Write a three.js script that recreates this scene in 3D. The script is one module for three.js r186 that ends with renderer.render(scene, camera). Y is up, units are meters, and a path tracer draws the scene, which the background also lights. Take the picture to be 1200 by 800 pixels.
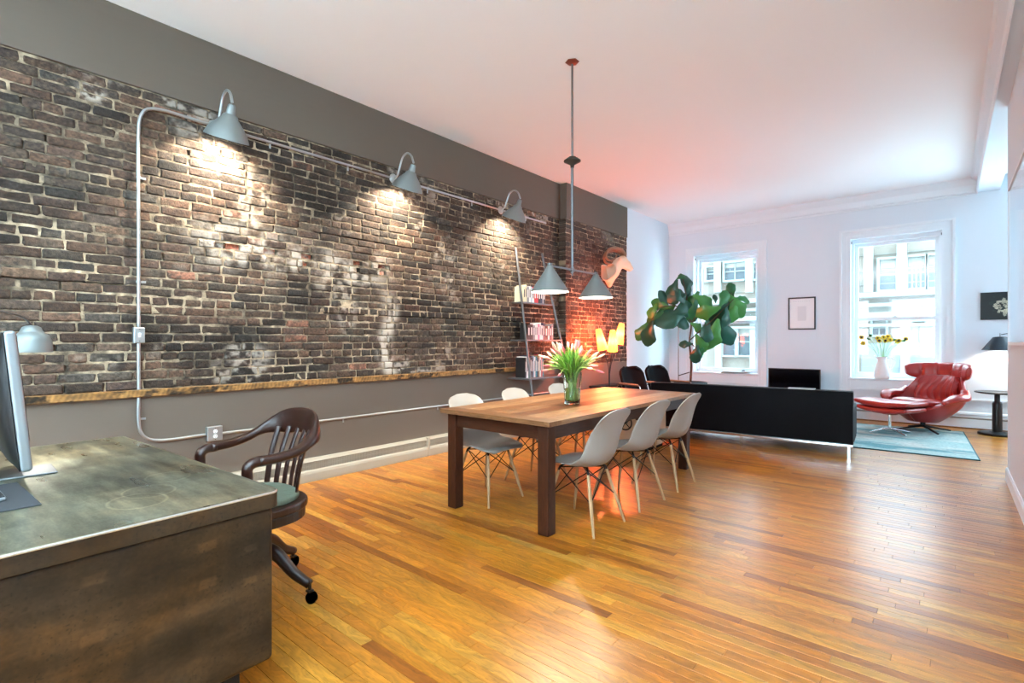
import * as THREE from 'three';
import { RoundedBoxGeometry } from 'three/addons/geometries/RoundedBoxGeometry.js';
import { mergeGeometries, mergeVertices } from 'three/addons/utils/BufferGeometryUtils.js';
import { MarchingCubes } from 'three/addons/objects/MarchingCubes.js';
import { RectAreaLightUniformsLib } from 'three/addons/lights/RectAreaLightUniformsLib.js';

// ---------------------------------------------------------------- camera, sky, large lights, exposure
const scene = new THREE.Scene();
const FOCAL = 600, EYE = 1.27, YAW = Math.atan2(512, FOCAL);
const camera = new THREE.PerspectiveCamera(2 * Math.atan(400 / FOCAL) * 180 / Math.PI, 1.5, 0.05, 200);
camera.position.set(0, EYE, 0);
camera.rotation.y = YAW;
scene.add(camera);
const renderer = new THREE.WebGLRenderer({ antialias: true });
renderer.toneMapping = THREE.LinearToneMapping;
renderer.toneMappingExposure = 1.6;
renderer.shadowMap.enabled = true;
RectAreaLightUniformsLib.init();
// bright overcast daylight
scene.background = new THREE.Color(0.62, 0.86, 1.0);
scene.backgroundIntensity = 9.5;
const WARM = new THREE.Color(1.0, 0.87, 0.69), SOFT = new THREE.Color(1.0, 0.93, 0.85), AMBER = new THREE.Color(1.0, 0.17, 0.06);
const FILLBAY = new THREE.Color(0.60, 0.85, 1.0), FILLBACK = new THREE.Color(0.76, 0.91, 1.0);
const SCONCE = 7.8, PENDANT = 3.8, FILL_UPLIGHT = 92, SHADE = 1.7, DESK = 1.2, READING = 1.5;
// added fill panels at added unseen windows: one in the bay, two behind
for (const [x, y, z, w, h, turn, c, i] of [[1.55, 1.81, -9.93, 1.1, 2.2, Math.PI, FILLBAY, 11], [-3.05, 1.8, 3.3, 1.5, 2.2, 0, FILLBACK, 0.6], [-0.95, 1.8, 3.3, 1.5, 2.2, 0, FILLBACK, 1.3]]) {
  const l = new THREE.RectAreaLight(c, i, w, h); l.position.set(x, y, z); l.rotation.y = turn; scene.add(l); // shines along its own -z
}

// ---------------------------------------------------------------- helpers
const SIN = Math.sin(YAW), COS = Math.cos(YAW), TAU = Math.PI * 2;
const V = (x, y, z) => new THREE.Vector3(x, y, z);
function rayOf(u, v) { const k = (u - 600) / FOCAL; return V(-SIN + COS * k, (400 - v) / FOCAL, -COS - SIN * k); }
const atDepth = (u, v, t) => rayOf(u, v).multiplyScalar(t).add(V(0, EYE, 0));
const onZ = (u, v, z) => { const r = rayOf(u, v); return r.multiplyScalar(z / r.z).add(V(0, EYE, 0)); };
const lerp = (a, b, t) => a + (b - a) * t, clamp = (x, a = 0, b = 1) => Math.min(b, Math.max(a, x));
const smooth = (a, b, x) => { const t = clamp((x - a) / (b - a)); return t * t * (3 - 2 * t); };
function rng(seed) { let a = seed >>> 0; return () => { a = (a + 0x6D2B79F5) >>> 0; let t = Math.imul(a ^ (a >>> 15), 1 | a); t = (t + Math.imul(t ^ (t >>> 7), 61 | t)) ^ t; return ((t ^ (t >>> 14)) >>> 0) / 4294967296; }; }
function hash2(x, y, s) { let h = Math.imul(x, 374761393) + Math.imul(y, 668265263) + Math.imul(s, 1442695041); h = Math.imul(h ^ (h >>> 13), 1274126177); return ((h ^ (h >>> 16)) >>> 0) / 4294967296; }
function vnoise(x, y, s = 0, px = 0, py = 0) {
  const ix = Math.floor(x), iy = Math.floor(y), fx = x - ix, fy = y - iy, u = fx * fx * (3 - 2 * fx), v = fy * fy * (3 - 2 * fy);
  const wx = (a) => px ? ((a % px) + px) % px : a, wy = (a) => py ? ((a % py) + py) % py : a;
  const a = hash2(wx(ix), wy(iy), s), b = hash2(wx(ix + 1), wy(iy), s), c = hash2(wx(ix), wy(iy + 1), s), d = hash2(wx(ix + 1), wy(iy + 1), s);
  return lerp(lerp(a, b, u), lerp(c, d, u), v);
}
function fbm(x, y, oct, s = 0, px = 0, py = 0) { let r = 0, a = 0.5, n = 0; for (let i = 0; i < oct; i++) { r += a * vnoise(x, y, s + i * 17, px, py); n += a; a *= 0.5; x *= 2; y *= 2; px *= 2; py *= 2; } return r / n; }
function makeTexture(w, h, fn, color = true) {
  const d = new Uint8Array(w * h * 4);
  for (let y = 0; y < h; y++) for (let x = 0; x < w; x++) { const c = fn(x / w, y / h, x, y), o = (y * w + x) * 4; d[o] = clamp(c[0], 0, 255); d[o + 1] = clamp(c[1], 0, 255); d[o + 2] = clamp(c[2], 0, 255); d[o + 3] = 255; }
  const t = new THREE.DataTexture(d, w, h, THREE.RGBAFormat);
  t.magFilter = THREE.LinearFilter; t.minFilter = THREE.LinearMipmapLinearFilter; t.generateMipmaps = true; t.wrapS = t.wrapT = THREE.RepeatWrapping;
  if (color) t.colorSpace = THREE.SRGBColorSpace;
  t.needsUpdate = true;
  return t;
}
function tiled(t, rx, ry) { const c = t.clone(); c.repeat.set(rx, ry); c.needsUpdate = true; return c; }
const grey = (v) => [v, v, v];
function std(color, roughness = 0.6, metalness = 0, extra = {}) { return new THREE.MeshPhysicalMaterial({ color, roughness, metalness, ...extra }); }
const names = new Map();
function numbered(name) { const n = names.get(name) ?? 0; names.set(name, n + 1); return n ? `${name}_${String(n).padStart(3, '0')}` : name; }
function thing(name, label, category, pos = [0, 0, 0], turn = 0, group) {
  const o = new THREE.Group(); o.name = numbered(name); o.position.set(...pos); o.rotation.y = turn; o.userData = { label, category };
  if (group) o.userData.group = group;
  scene.add(o); return o;
}
function structure(name, label) { const o = new THREE.Group(); o.name = name; o.userData = { label, category: name.split('_')[0], kind: 'structure' }; scene.add(o); return o; }
function part(parent, name, geo, mat, label) { const m = new THREE.Mesh(geo, mat); m.name = name; if (label) m.userData.label = label; parent.add(m); return m; }
function solo(name, label, category, geo, mat, pos = [0, 0, 0], turn = 0, group) { const m = new THREE.Mesh(geo, mat); m.name = numbered(name); m.position.set(...pos); m.rotation.y = turn; m.userData = { label, category }; if (group) m.userData.group = group; scene.add(m); return m; }
function copyThing(src, label, pos, turn) { const c = src.clone(); c.name = numbered(src.name.replace(/_\d{3}$/, '')); c.userData = { ...src.userData, label }; c.position.set(...pos); c.rotation.y = turn; scene.add(c); return c; }
const moved = (g, x = 0, y = 0, z = 0) => g.translate(x, y, z);
function clean(g) { for (const k of Object.keys(g.attributes)) if (!['position', 'normal', 'uv'].includes(k)) g.deleteAttribute(k); return g.index ? g.toNonIndexed() : g; }
const join = (...gs) => mergeGeometries(gs.flat().map(clean));
// texture coordinates in metres; u runs along the axis "long"
function metric(g, long = 0, ou = 0, ov = 0) {
  if (g.index) g = g.toNonIndexed();
  const p = g.attributes.position, n = g.attributes.normal, uv = new Float32Array(p.count * 2);
  for (let i = 0; i < p.count; i += 3) {
    const m = [0, 0, 0];
    for (let k = 0; k < 3; k++) { m[0] += Math.abs(n.getX(i + k)); m[1] += Math.abs(n.getY(i + k)); m[2] += Math.abs(n.getZ(i + k)); }
    const drop = m[0] >= m[1] && m[0] >= m[2] ? 0 : m[1] >= m[2] ? 1 : 2, keep = [0, 1, 2].filter((a) => a !== drop);
    const ua = keep.includes(long) ? long : keep[0], va = keep.find((a) => a !== ua);
    for (let k = 0; k < 3; k++) { const q = [p.getX(i + k), p.getY(i + k), p.getZ(i + k)]; uv[(i + k) * 2] = q[ua] + ou; uv[(i + k) * 2 + 1] = q[va] + ov; }
  }
  g.setAttribute('uv', new THREE.BufferAttribute(uv, 2));
  return g;
}
const rbox = (w, h, d, r = 0.004, s = 1) => new RoundedBoxGeometry(w, h, d, s, Math.min(r, w / 2.01, h / 2.01, d / 2.01));
const box = (x0, x1, y0, y1, z0, z1) => moved(new THREE.BoxGeometry(x1 - x0, y1 - y0, z1 - z0), (x0 + x1) / 2, (y0 + y1) / 2, (z0 + z1) / 2);
const cyl = (r0, r1, h, n = 20, open = false) => new THREE.CylinderGeometry(r1, r0, h, n, 1, open);
const lathe = (pts, n = 32) => new THREE.LatheGeometry(pts.map(([x, y]) => new THREE.Vector2(x, y)), n);
const spow = (x, e) => Math.sign(x) * Math.pow(Math.abs(x), e);
// a closed body swept along frames {p, n, b, w, h}: superelliptic sections of exponent e, capped at both ends
function sweep(frames, rad = 12, e = 1) {
  const P = [], U = [], I = [], S = frames.length - 1;
  frames.forEach((f, i) => { for (let j = 0; j <= rad; j++) { const a = j / rad * TAU, q = f.p.clone().addScaledVector(f.n, f.w * spow(Math.cos(a), e)).addScaledVector(f.b, f.h * spow(Math.sin(a), e)); P.push(q.x, q.y, q.z); U.push(i / S, j / rad); } });
  const R = rad + 1;
  for (let i = 0; i < S; i++) for (let j = 0; j < rad; j++) { const a = i * R + j, b = a + R; I.push(a, a + 1, b, b, a + 1, b + 1); }
  for (const [i, flip] of [[0, false], [S, true]]) { const c = P.length / 3; P.push(frames[i].p.x, frames[i].p.y, frames[i].p.z); U.push(i / S, 0.5); for (let j = 0; j < rad; j++) flip ? I.push(c, i * R + j, i * R + j + 1) : I.push(c, i * R + j + 1, i * R + j); }
  let g = new THREE.BufferGeometry();
  g.setAttribute('position', new THREE.Float32BufferAttribute(P, 3)); g.setAttribute('uv', new THREE.Float32BufferAttribute(U, 2)); g.setIndex(I);
  // orient outward by signed volume
  let vol = 0; const a = V(), b = V(), c = V(), pos = g.attributes.position;
  for (let i = 0; i < I.length; i += 3) { a.fromBufferAttribute(pos, I[i]); b.fromBufferAttribute(pos, I[i + 1]); c.fromBufferAttribute(pos, I[i + 2]); vol += a.dot(b.cross(c)); }
  if (vol < 0) { for (let i = 0; i < I.length; i += 3) [I[i + 1], I[i + 2]] = [I[i + 2], I[i + 1]]; g.setIndex(I); }
  g.computeVertexNormals();
  // weld the seam's normals
  const nn = g.attributes.normal;
  for (let i = 0; i <= S; i++) { const s = i * R, t = s + rad, q = V(nn.getX(s) + nn.getX(t), nn.getY(s) + nn.getY(t), nn.getZ(s) + nn.getZ(t)).normalize(); nn.setXYZ(s, q.x, q.y, q.z); nn.setXYZ(t, q.x, q.y, q.z); }
  return g;
}
// a rod through points; r is a number or a function of 0..1
function rod(points, r, { seg, rad = 8, curved = true, up } = {}) {
  const pts = points.map((p) => p.isVector3 ? p : V(...p));
  const curve = curved && pts.length > 2 ? new THREE.CatmullRomCurve3(pts, false, 'centripetal') : (() => { const c = new THREE.CurvePath(); for (let i = 0; i + 1 < pts.length; i++) c.add(new THREE.LineCurve3(pts[i], pts[i + 1])); return c; })();
  seg = seg ?? (pts.length === 2 ? 1 : pts.length * 5);
  const out = [], rf = typeof r === 'number' ? () => r : r;
  let nPrev = null;
  for (let i = 0; i <= seg; i++) {
    const s = i / seg, p = curve.getPointAt(s), t = curve.getTangentAt(s);
    if (!nPrev) { nPrev = up ? up.clone() : Math.abs(t.y) < 0.9 ? V(0, 1, 0) : V(1, 0, 0); }
    const n = nPrev.clone().addScaledVector(t, -nPrev.dot(t)).normalize(), b = t.clone().cross(n);
    nPrev = n; const q = rf(s);
    out.push({ p, n, b, w: Array.isArray(q) ? q[0] : q, h: Array.isArray(q) ? q[1] : q });
  }
  return sweep(out, rad);
}
// a thin sheet with thickness from fn(u, v) -> Vector3, u in -1..1, v in 0..1
function sheet(fn, nu, nv, thick) {
  const P = [], U = [], I = [], R = nu + 1, C = (nu + 1) * (nv + 1);
  const grid = [];
  for (let j = 0; j <= nv; j++) for (let i = 0; i <= nu; i++) grid.push(fn(i / nu * 2 - 1, j / nv));
  const at = (i, j) => grid[clamp(j, 0, nv) * R + clamp(i, 0, nu)];
  const nor = [];
  for (let j = 0; j <= nv; j++) for (let i = 0; i <= nu; i++) { const n = at(i + 1, j).clone().sub(at(i - 1, j)).cross(at(i, j + 1).clone().sub(at(i, j - 1))); nor.push(n.lengthSq() > 1e-14 ? n.normalize() : V(0, 1, 0)); }
  for (const s of [0.5, -0.5]) for (let k = 0; k < C; k++) { const q = grid[k].clone().addScaledVector(nor[k], s * thick); P.push(q.x, q.y, q.z); U.push((k % R) / nu, Math.floor(k / R) / nv); }
  for (let j = 0; j < nv; j++) for (let i = 0; i < nu; i++) { const a = j * R + i, b = a + R; I.push(a, a + 1, b, b, a + 1, b + 1); I.push(C + a, C + b, C + a + 1, C + b, C + b + 1, C + a + 1); }
  const rim = [];
  for (let i = 0; i < nu; i++) rim.push(i); for (let j = 0; j < nv; j++) rim.push(j * R + nu); for (let i = nu; i > 0; i--) rim.push(nv * R + i); for (let j = nv; j > 0; j--) rim.push(j * R);
  rim.forEach((a, k) => { const b = rim[(k + 1) % rim.length]; I.push(a, C + a, b, b, C + a, C + b); });
  const g = new THREE.BufferGeometry();
  g.setAttribute('position', new THREE.Float32BufferAttribute(P, 3)); g.setAttribute('uv', new THREE.Float32BufferAttribute(U, 2)); g.setIndex(I); g.computeVertexNormals();
  return g;
}
function extrudeX(profile, x0, x1) { // profile in (z, y), drawn along x
  const s = new THREE.Shape(profile.map(([z, y]) => new THREE.Vector2(-z, y)));
  return clean(new THREE.ExtrudeGeometry(s, { depth: x1 - x0, bevelEnabled: false })).rotateY(Math.PI / 2).translate(x0, 0, 0);
}
function extrudeZ(profile, z0, z1) { // profile in (x, y), drawn along z
  const s = new THREE.Shape(profile.map(([a, b]) => new THREE.Vector2(a, b)));
  return clean(new THREE.ExtrudeGeometry(s, { depth: z1 - z0, bevelEnabled: false })).translate(0, 0, z0);
}

// ---------------------------------------------------------------- shared textures and materials
const grainTex = makeTexture(1024, 512, (u, v) => {
  const w = fbm(u * 8, v * 8, 3, 5, 8, 8) - 0.5;
  const fine = fbm(u * 16, v * 220 + w * 3, 3, 11, 16, 220), wide = fbm(u * 6, v * 40 + w * 5, 3, 23, 6, 40);
  const rings = 0.5 + 0.5 * Math.sin((v * 60 + w * 9 + wide * 3) * TAU * 0.5);
  const pore = fbm(u * 40, v * 500, 1, 31, 40, 500) > 0.82 ? 0.1 : 0;
  const k = 0.80 + 0.16 * (fine - 0.5) + 0.24 * (wide - 0.45) - 0.07 * rings - pore + 0.06;
  return [255 * k, 255 * (k * 0.985), 255 * (k * 0.95)];
});
const plasterBump = makeTexture(512, 512, (u, v) => grey(90 + 90 * fbm(u * 24, v * 24, 4, 3, 24, 24)), false);
const roughBump = makeTexture(512, 512, (u, v) => grey(255 * fbm(u * 40, v * 40, 4, 8, 40, 40)), false);
const leatherBump = makeTexture(256, 256, (u, v) => grey(255 * fbm(u * 30, v * 30, 3, 14, 30, 30)), false);
const M = {};
M.wall = std(0xdce8f0, 0.75, 0, { bumpMap: tiled(plasterBump, 0.8, 0.8), bumpScale: 0.002 });
M.trim = std(0xe4eef4, 0.4);
M.ceiling = std(0xf1f6f9, 0.85);
M.greyPaint = std(0x5f554a, 0.7, 0, { bumpMap: tiled(plasterBump, 0.8, 0.8), bumpScale: 0.003 });
M.dado = std(0x6e6357, 0.7, 0, { bumpMap: tiled(plasterBump, 0.8, 0.8), bumpScale: 0.003 });
M.galv = std(0xb4babb, 0.38, 0.85, { bumpMap: tiled(plasterBump, 3, 3), bumpScale: 0.0004 });
M.shadeGalv = std(0x858d8c, 0.5, 0.55);
M.shadeInside = std(0xf5f1e8, 0.5, 0, { side: THREE.DoubleSide });
M.chrome = std(0xd8dadc, 0.12, 1);
M.steel = std(0x6f7273, 0.35, 0.9);
M.black = std(0x101113, 0.4);
M.blackMatte = std(0x17181a, 0.7);
M.blackLeather = std(0x05060b, 0.55, 0, { bumpMap: tiled(leatherBump, 3, 3), bumpScale: 0.0006, specularIntensity: 0.22 });
M.glass = std(0xffffff, 0.02, 0, { transmission: 1, thickness: 0, ior: 1.5 });
M.white = std(0xf3f3f1, 0.3);
const wood = (hex, rough = 0.45, extra = {}) => std(hex, rough, 0, { map: grainTex, bumpMap: grainTex, bumpScale: 0.0006, ...extra });
const bulbMat = (c, i) => new THREE.MeshStandardMaterial({ color: 0xffffff, emissive: c, emissiveIntensity: i, roughness: 0.5 });

// ---------------------------------------------------------------- the room
const LEFT = -4.45, PIER = -4.33, FAR = -10, TOP = 3.63, RIGHT = 0.41, BACK = 3.4, BAY = 2.2;
const COURSE = 0.068, BRICK0 = 0.922, ROWS = 32, BRICKTOP = BRICK0 + COURSE * ROWS;
const PIERZ = -6.31, WHITEZ = -8.2;

// floor of narrow oak strips running across the room
{
  const floor = structure('floor', 'honey coloured narrow strip oak floor, glossy');
  part(floor, 'subfloor', box(LEFT - 0.3, BAY + 0.1, -0.15, -0.004, FAR - 0.3, BACK + 0.1), std(0x2a1a0c, 0.9));
  const W = 0.057, r = rng(77), boards = [];
  const tones = [[0.659, 0.253, 0.024], [0.623, 0.224, 0.017], [0.694, 0.311, 0.037], [0.543, 0.182, 0.013], [0.641, 0.253, 0.022], [0.427, 0.131, 0.011], [0.721, 0.356, 0.056], [0.356, 0.104, 0.009], [0.667, 0.242, 0.019]];
  const weights = [4, 4, 3, 3, 4, 1.6, 1.5, 0.6, 3], total = weights.reduce((a, b) => a + b);
  for (let z = BACK; z > FAR; z -= W) {
    let x = LEFT - 0.05 - r() * 0.9;
    const xEnd = z < -2.9 ? BAY : RIGHT;
    while (x < xEnd) {
      const len = 0.35 + Math.pow(r(), 1.6) * 1.25;
      let pick = r() * total, k = 0; while (pick > weights[k]) pick -= weights[k++];
      const t = tones[k], v = 0.88 + r() * 0.22;
      const x0 = Math.max(x, LEFT - 0.02), x1 = Math.min(x + len, xEnd + 0.02);
      if (x1 - x0 > 0.03) boards.push({ x0, x1, z0: z - W, z1: z, c: [t[0] * v, t[1] * v, t[2] * v], u: r() * 7, vv: r() * 9 });
      x += len;
    }
  }
  const mat = std(0xffffff, 0.32, 0, { map: grainTex, vertexColors: true, bumpMap: grainTex, bumpScale: 0.0005, clearcoat: 0.22, clearcoatRoughness: 0.24 });
  function boardGeo(b, cx, cz) {
    const g = 0.0006, e = 0.0009, x0 = b.x0 - cx + g, x1 = b.x1 - cx - g, z0 = b.z0 - cz + g, z1 = b.z1 - cz - g;
    const T = [[x0 + e, 0, z0 + e], [x1 - e, 0, z0 + e], [x1 - e, 0, z1 - e], [x0 + e, 0, z1 - e]], B = [[x0, -e, z0], [x1, -e, z0], [x1, -e, z1], [x0, -e, z1]], D = B.map((p) => [p[0], -0.005, p[2]]);
    const P = [], U = [];
    const quad = (a, c, d, f) => { for (const q of [a, d, c, a, f, d]) { P.push(...q); U.push(q[0] + b.u, q[2] + b.vv); } };
    quad(T[0], T[1], T[2], T[3]);
    for (let k = 0; k < 4; k++) { const l = (k + 1) % 4; quad(B[k], B[l], T[l], T[k]); quad(D[k], D[l], B[l], B[k]); }
    const geo = new THREE.BufferGeometry();
    geo.setAttribute('position', new THREE.Float32BufferAttribute(P, 3)); geo.setAttribute('uv', new THREE.Float32BufferAttribute(U, 2));
    geo.setAttribute('color', new THREE.Float32BufferAttribute(Array.from({ length: P.length / 3 }, () => b.c).flat(), 3));
    geo.computeVertexNormals();
    return geo;
  }
  // largest in view first: in front of the camera, inside the frame, nearest
  for (const b of boards) {
    const x = clamp(-1.2, b.x0, b.x1), z = (b.z0 + b.z1) / 2, t = -SIN * x - COS * z, u = t > 0.2 ? 600 + FOCAL * (COS * x - SIN * z) / t : -1, v = t > 0.2 ? 400 + FOCAL * EYE / t : 9999;
    const underDesk = b.x1 < -1.85 && z > -0.85;
    b.rank = t > 0.2 && u > -60 && u < 1260 && v < 880 && !underDesk ? t / Math.sqrt(b.x1 - b.x0) : 1e6 + Math.hypot(x, z);
  }
  boards.sort((a, b) => a.rank - b.rank);
  for (const b of boards.slice(0, 300)) { const cx = (b.x0 + b.x1) / 2, cz = (b.z0 + b.z1) / 2; part(floor, 'board', boardGeo(b, cx, cz), mat).position.set(cx, 0, cz); }
  const rest = part(floor, 'board_field', mergeGeometries(boards.slice(300).map((b) => boardGeo(b, 0, 0))), mat);
  rest.userData.kind = 'stuff';
}

// ceiling
part(structure('ceiling', 'plain white plaster ceiling'), 'plaster', box(LEFT - 0.3, BAY + 0.1, TOP, TOP + 0.2, FAR - 0.3, BACK + 0.1), M.ceiling);

// brick wall on the left, with painted plaster above and below
const brickBump = makeTexture(512, 512, (u, v) => grey(255 * (0.65 * fbm(u * 26, v * 26, 4, 41, 26, 26) + 0.35 * vnoise(u * 90, v * 90, 44, 90, 90))), false);
function layBricks(z0, z1, seed) { // z0 > z1
  const r = rng(seed), out = [];
  for (let row = 0; row < ROWS; row++) {
    const header = row % 6 === 3; let z = z0 + r() * 0.1;
    while (z > z1 + 0.03) {
      const short = header ? r() < 0.9 : r() < 0.12;
      let len = short ? 0.092 + r() * 0.014 : 0.19 + r() * 0.022;
      const a = Math.min(z, z0), b = Math.max(z - len, z1);
      if (a - b > 0.03) out.push({ row, a, b, y0: BRICK0 + row * COURSE + 0.0042 + (r() - 0.5) * 0.005, y1: BRICK0 + (row + 1) * COURSE - 0.0042 + (r() - 0.5) * 0.005, out: (r() - 0.5) * 0.006, r: r(), seed: Math.floor(r() * 1e6) });
      z -= len + 0.006 + r() * 0.008;
    }
  }
  return out;
}
const SOCKETS = [[2.085, -1.606], [2.046, -1.715], [2.065, -2.007], [2.071, -2.339], [2.072, -2.861], [2.055, -3.162]];
const CRACKS = [[2.296, -2.43, -3.85], [1.641, -0.3, -1.0], [1.567, -2.53, -5.4], [2.62, -3.9, -4.9]];
function brickTexture(bricks, z0, z1, w, h, palette, stain) {
  const d = new Uint8Array(w * h * 4), H = BRICKTOP - BRICK0;
  for (let i = 0; i < w * h; i++) { d[i * 4] = 150; d[i * 4 + 1] = 130; d[i * 4 + 2] = 105; d[i * 4 + 3] = 255; }
  for (const b of bricks) {
    const x0 = Math.max(0, Math.floor((z0 - b.a) / (z0 - z1) * w) - 2), x1 = Math.min(w - 1, Math.ceil((z0 - b.b) / (z0 - z1) * w) + 2);
    const y0 = Math.max(0, Math.floor((b.y0 - BRICK0) / H * h) - 1), y1 = Math.min(h - 1, Math.ceil((b.y1 - BRICK0) / H * h) + 1);
    const base = b.color ?? palette[Math.floor(b.r * palette.length)], second = palette[Math.floor(hash2(b.seed, 3, 1) * palette.length)], kv = 0.76 + 0.44 * hash2(b.seed, 9, 4);
    for (let y = y0; y <= y1; y++) for (let x = x0; x <= x1; x++) {
      const z = z0 - x / w * (z0 - z1), yy = BRICK0 + y / h * H;
      const n1 = fbm(z * 14 + b.seed % 97, yy * 22, 3, 61), n2 = 0.5 + 1.9 * (fbm(z * 70, yy * 80, 3, 67) - 0.5), mix = smooth(0.5, 0.68, n1);
      let c = [0, 1, 2].map((k) => lerp(base[k], second[k], mix * 0.7) * kv * (0.78 + 0.44 * n2));
      c = stain(c, z, yy, b);
      const o = (y * w + x) * 4; d[o] = clamp(c[0], 0, 255); d[o + 1] = clamp(c[1], 0, 255); d[o + 2] = clamp(c[2], 0, 255);
    }
  }
  const t = new THREE.DataTexture(d, w, h, THREE.RGBAFormat);
  t.magFilter = THREE.LinearFilter; t.wrapS = t.wrapT = THREE.RepeatWrapping; t.colorSpace = THREE.SRGBColorSpace; t.needsUpdate = true;
  return t;
}
// rough block: bevelled uneven front looking to +x
function brickGeo(b, plane, z0, z1, cx, cy, cz, depth = 0.055) {
  const r = rng(b.seed), nu = 4, nv = 3, P = [], U = [], H = BRICKTOP - BRICK0, front = [];
  const set = (x, y, z) => { P.push(x - cx, y - cy, z - cz); U.push((z0 - z) / (z0 - z1), (y - BRICK0) / H); };
  for (let j = 0; j <= nv; j++) for (let i = 0; i <= nu; i++) {
    const edge = i === 0 || i === nu || j === 0 || j === nv, corner = (i === 0 || i === nu) && (j === 0 || j === nv);
    const fu = i === 0 ? 0 : i === nu ? 1 : i === 1 ? 0.07 : i === nu - 1 ? 0.93 : i / nu, fv = j === 0 ? 0 : j === nv ? 1 : j === 1 ? 0.16 : 0.84;
    const dx = edge ? -0.0025 - r() * 0.0035 - (corner ? 0.003 : 0) : (r() - 0.5) * 0.003;
    const jz = (r() - 0.5) * (edge ? 0.009 : 0.004), jy = (r() - 0.5) * (edge ? 0.008 : 0.003);
    front.push([plane + b.out + dx, lerp(b.y0, b.y1, fv) + jy, lerp(b.a, b.b, fu) + jz]);
  }
  front.forEach((q) => set(...q));
  const rim = []; for (let i = 0; i < nu; i++) rim.push(i); for (let j = 0; j < nv; j++) rim.push(j * (nu + 1) + nu); for (let i = nu; i > 0; i--) rim.push(nv * (nu + 1) + i); for (let j = nv; j > 0; j--) rim.push(j * (nu + 1));
  const base = front.length; rim.forEach((k) => set(plane - depth, front[k][1], front[k][2]));
  const I = [];
  for (let j = 0; j < nv; j++) for (let i = 0; i < nu; i++) { const a = j * (nu + 1) + i, c = a + nu + 1; I.push(a, a + 1, c, c, a + 1, c + 1); }
  rim.forEach((k, n) => { const m = (n + 1) % rim.length; I.push(k, base + n, rim[m], rim[m], base + n, base + m); });
  const g = new THREE.BufferGeometry();
  g.setAttribute('position', new THREE.Float32BufferAttribute(P, 3)); g.setAttribute('uv', new THREE.Float32BufferAttribute(U, 2)); g.setIndex(I); g.computeVertexNormals();
  return g;
}
// mortar: ragged bed joints and joints behind the course, left open where the wall is cracked
function mortarGeo(plane, z0, z1, seed, cracks, sunk = []) {
  const P = [], I = [], U = [], STEP = 0.05, n = Math.ceil((z0 - z1) / STEP), r = rng(seed);
  const strip = (ya, yb, depthAt, ragged) => {
    const base = P.length / 3;
    for (let i = 0; i <= n; i++) { const z = Math.max(z1, z0 - i * STEP), x = plane - depthAt(z); const j = ragged ? (r() - 0.5) * 0.004 : 0; P.push(x, ya + j, z, x - (ragged ? 0 : 0), yb + j, z); U.push(z, ya, z, yb); if (i) { const a = base + i * 2; I.push(a - 2, a, a - 1, a - 1, a, a + 1); } }
  };
  for (let row = 0; row <= ROWS; row++) {
    const y = BRICK0 + row * COURSE;
    strip(y - 0.013, y + 0.013, (z) => { for (const [cy, a, b] of cracks) if (Math.abs(cy - y) < COURSE / 2 && z < a && z > b && vnoise(z * 4, row, 5) > 0.18) return 0.05; return 0.0005 + 0.006 * vnoise(z * 9, row * 3.1, 7) + 0.003 * r(); }, true);
    if (row < ROWS) strip(y + 0.011, y + COURSE - 0.011, (z) => sunk.some((b) => b.row === row && z < b.a + 0.03 && z > b.b - 0.03) ? 0.055 : 0.002 + 0.006 * vnoise(z * 14, row * 5.3, 9) + (vnoise(z * 11, row * 2.3, 13) > 0.83 ? 0.03 : 0), true);
  }
  const g = new THREE.BufferGeometry();
  g.setAttribute('position', new THREE.Float32BufferAttribute(P, 3)); g.setAttribute('uv', new THREE.Float32BufferAttribute(U, 2)); g.setIndex(I); g.computeVertexNormals();
  return g;
}
const mortarTex = makeTexture(512, 512, (u, v) => { const n = fbm(u * 60, v * 60, 4, 71, 60, 60), m = fbm(u * 6, v * 6, 4, 75, 6, 6), k = 0.80 + 0.9 * (n - 0.5) - 1.1 * (m - 0.5); return [164 * k, 147 * k, 122 * k]; });
M.mortar = std(0xffffff, 0.95, 0, { map: tiled(mortarTex, 0.5, 0.5), bumpMap: tiled(roughBump, 4, 4), bumpScale: 0.004, side: THREE.DoubleSide });
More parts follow.
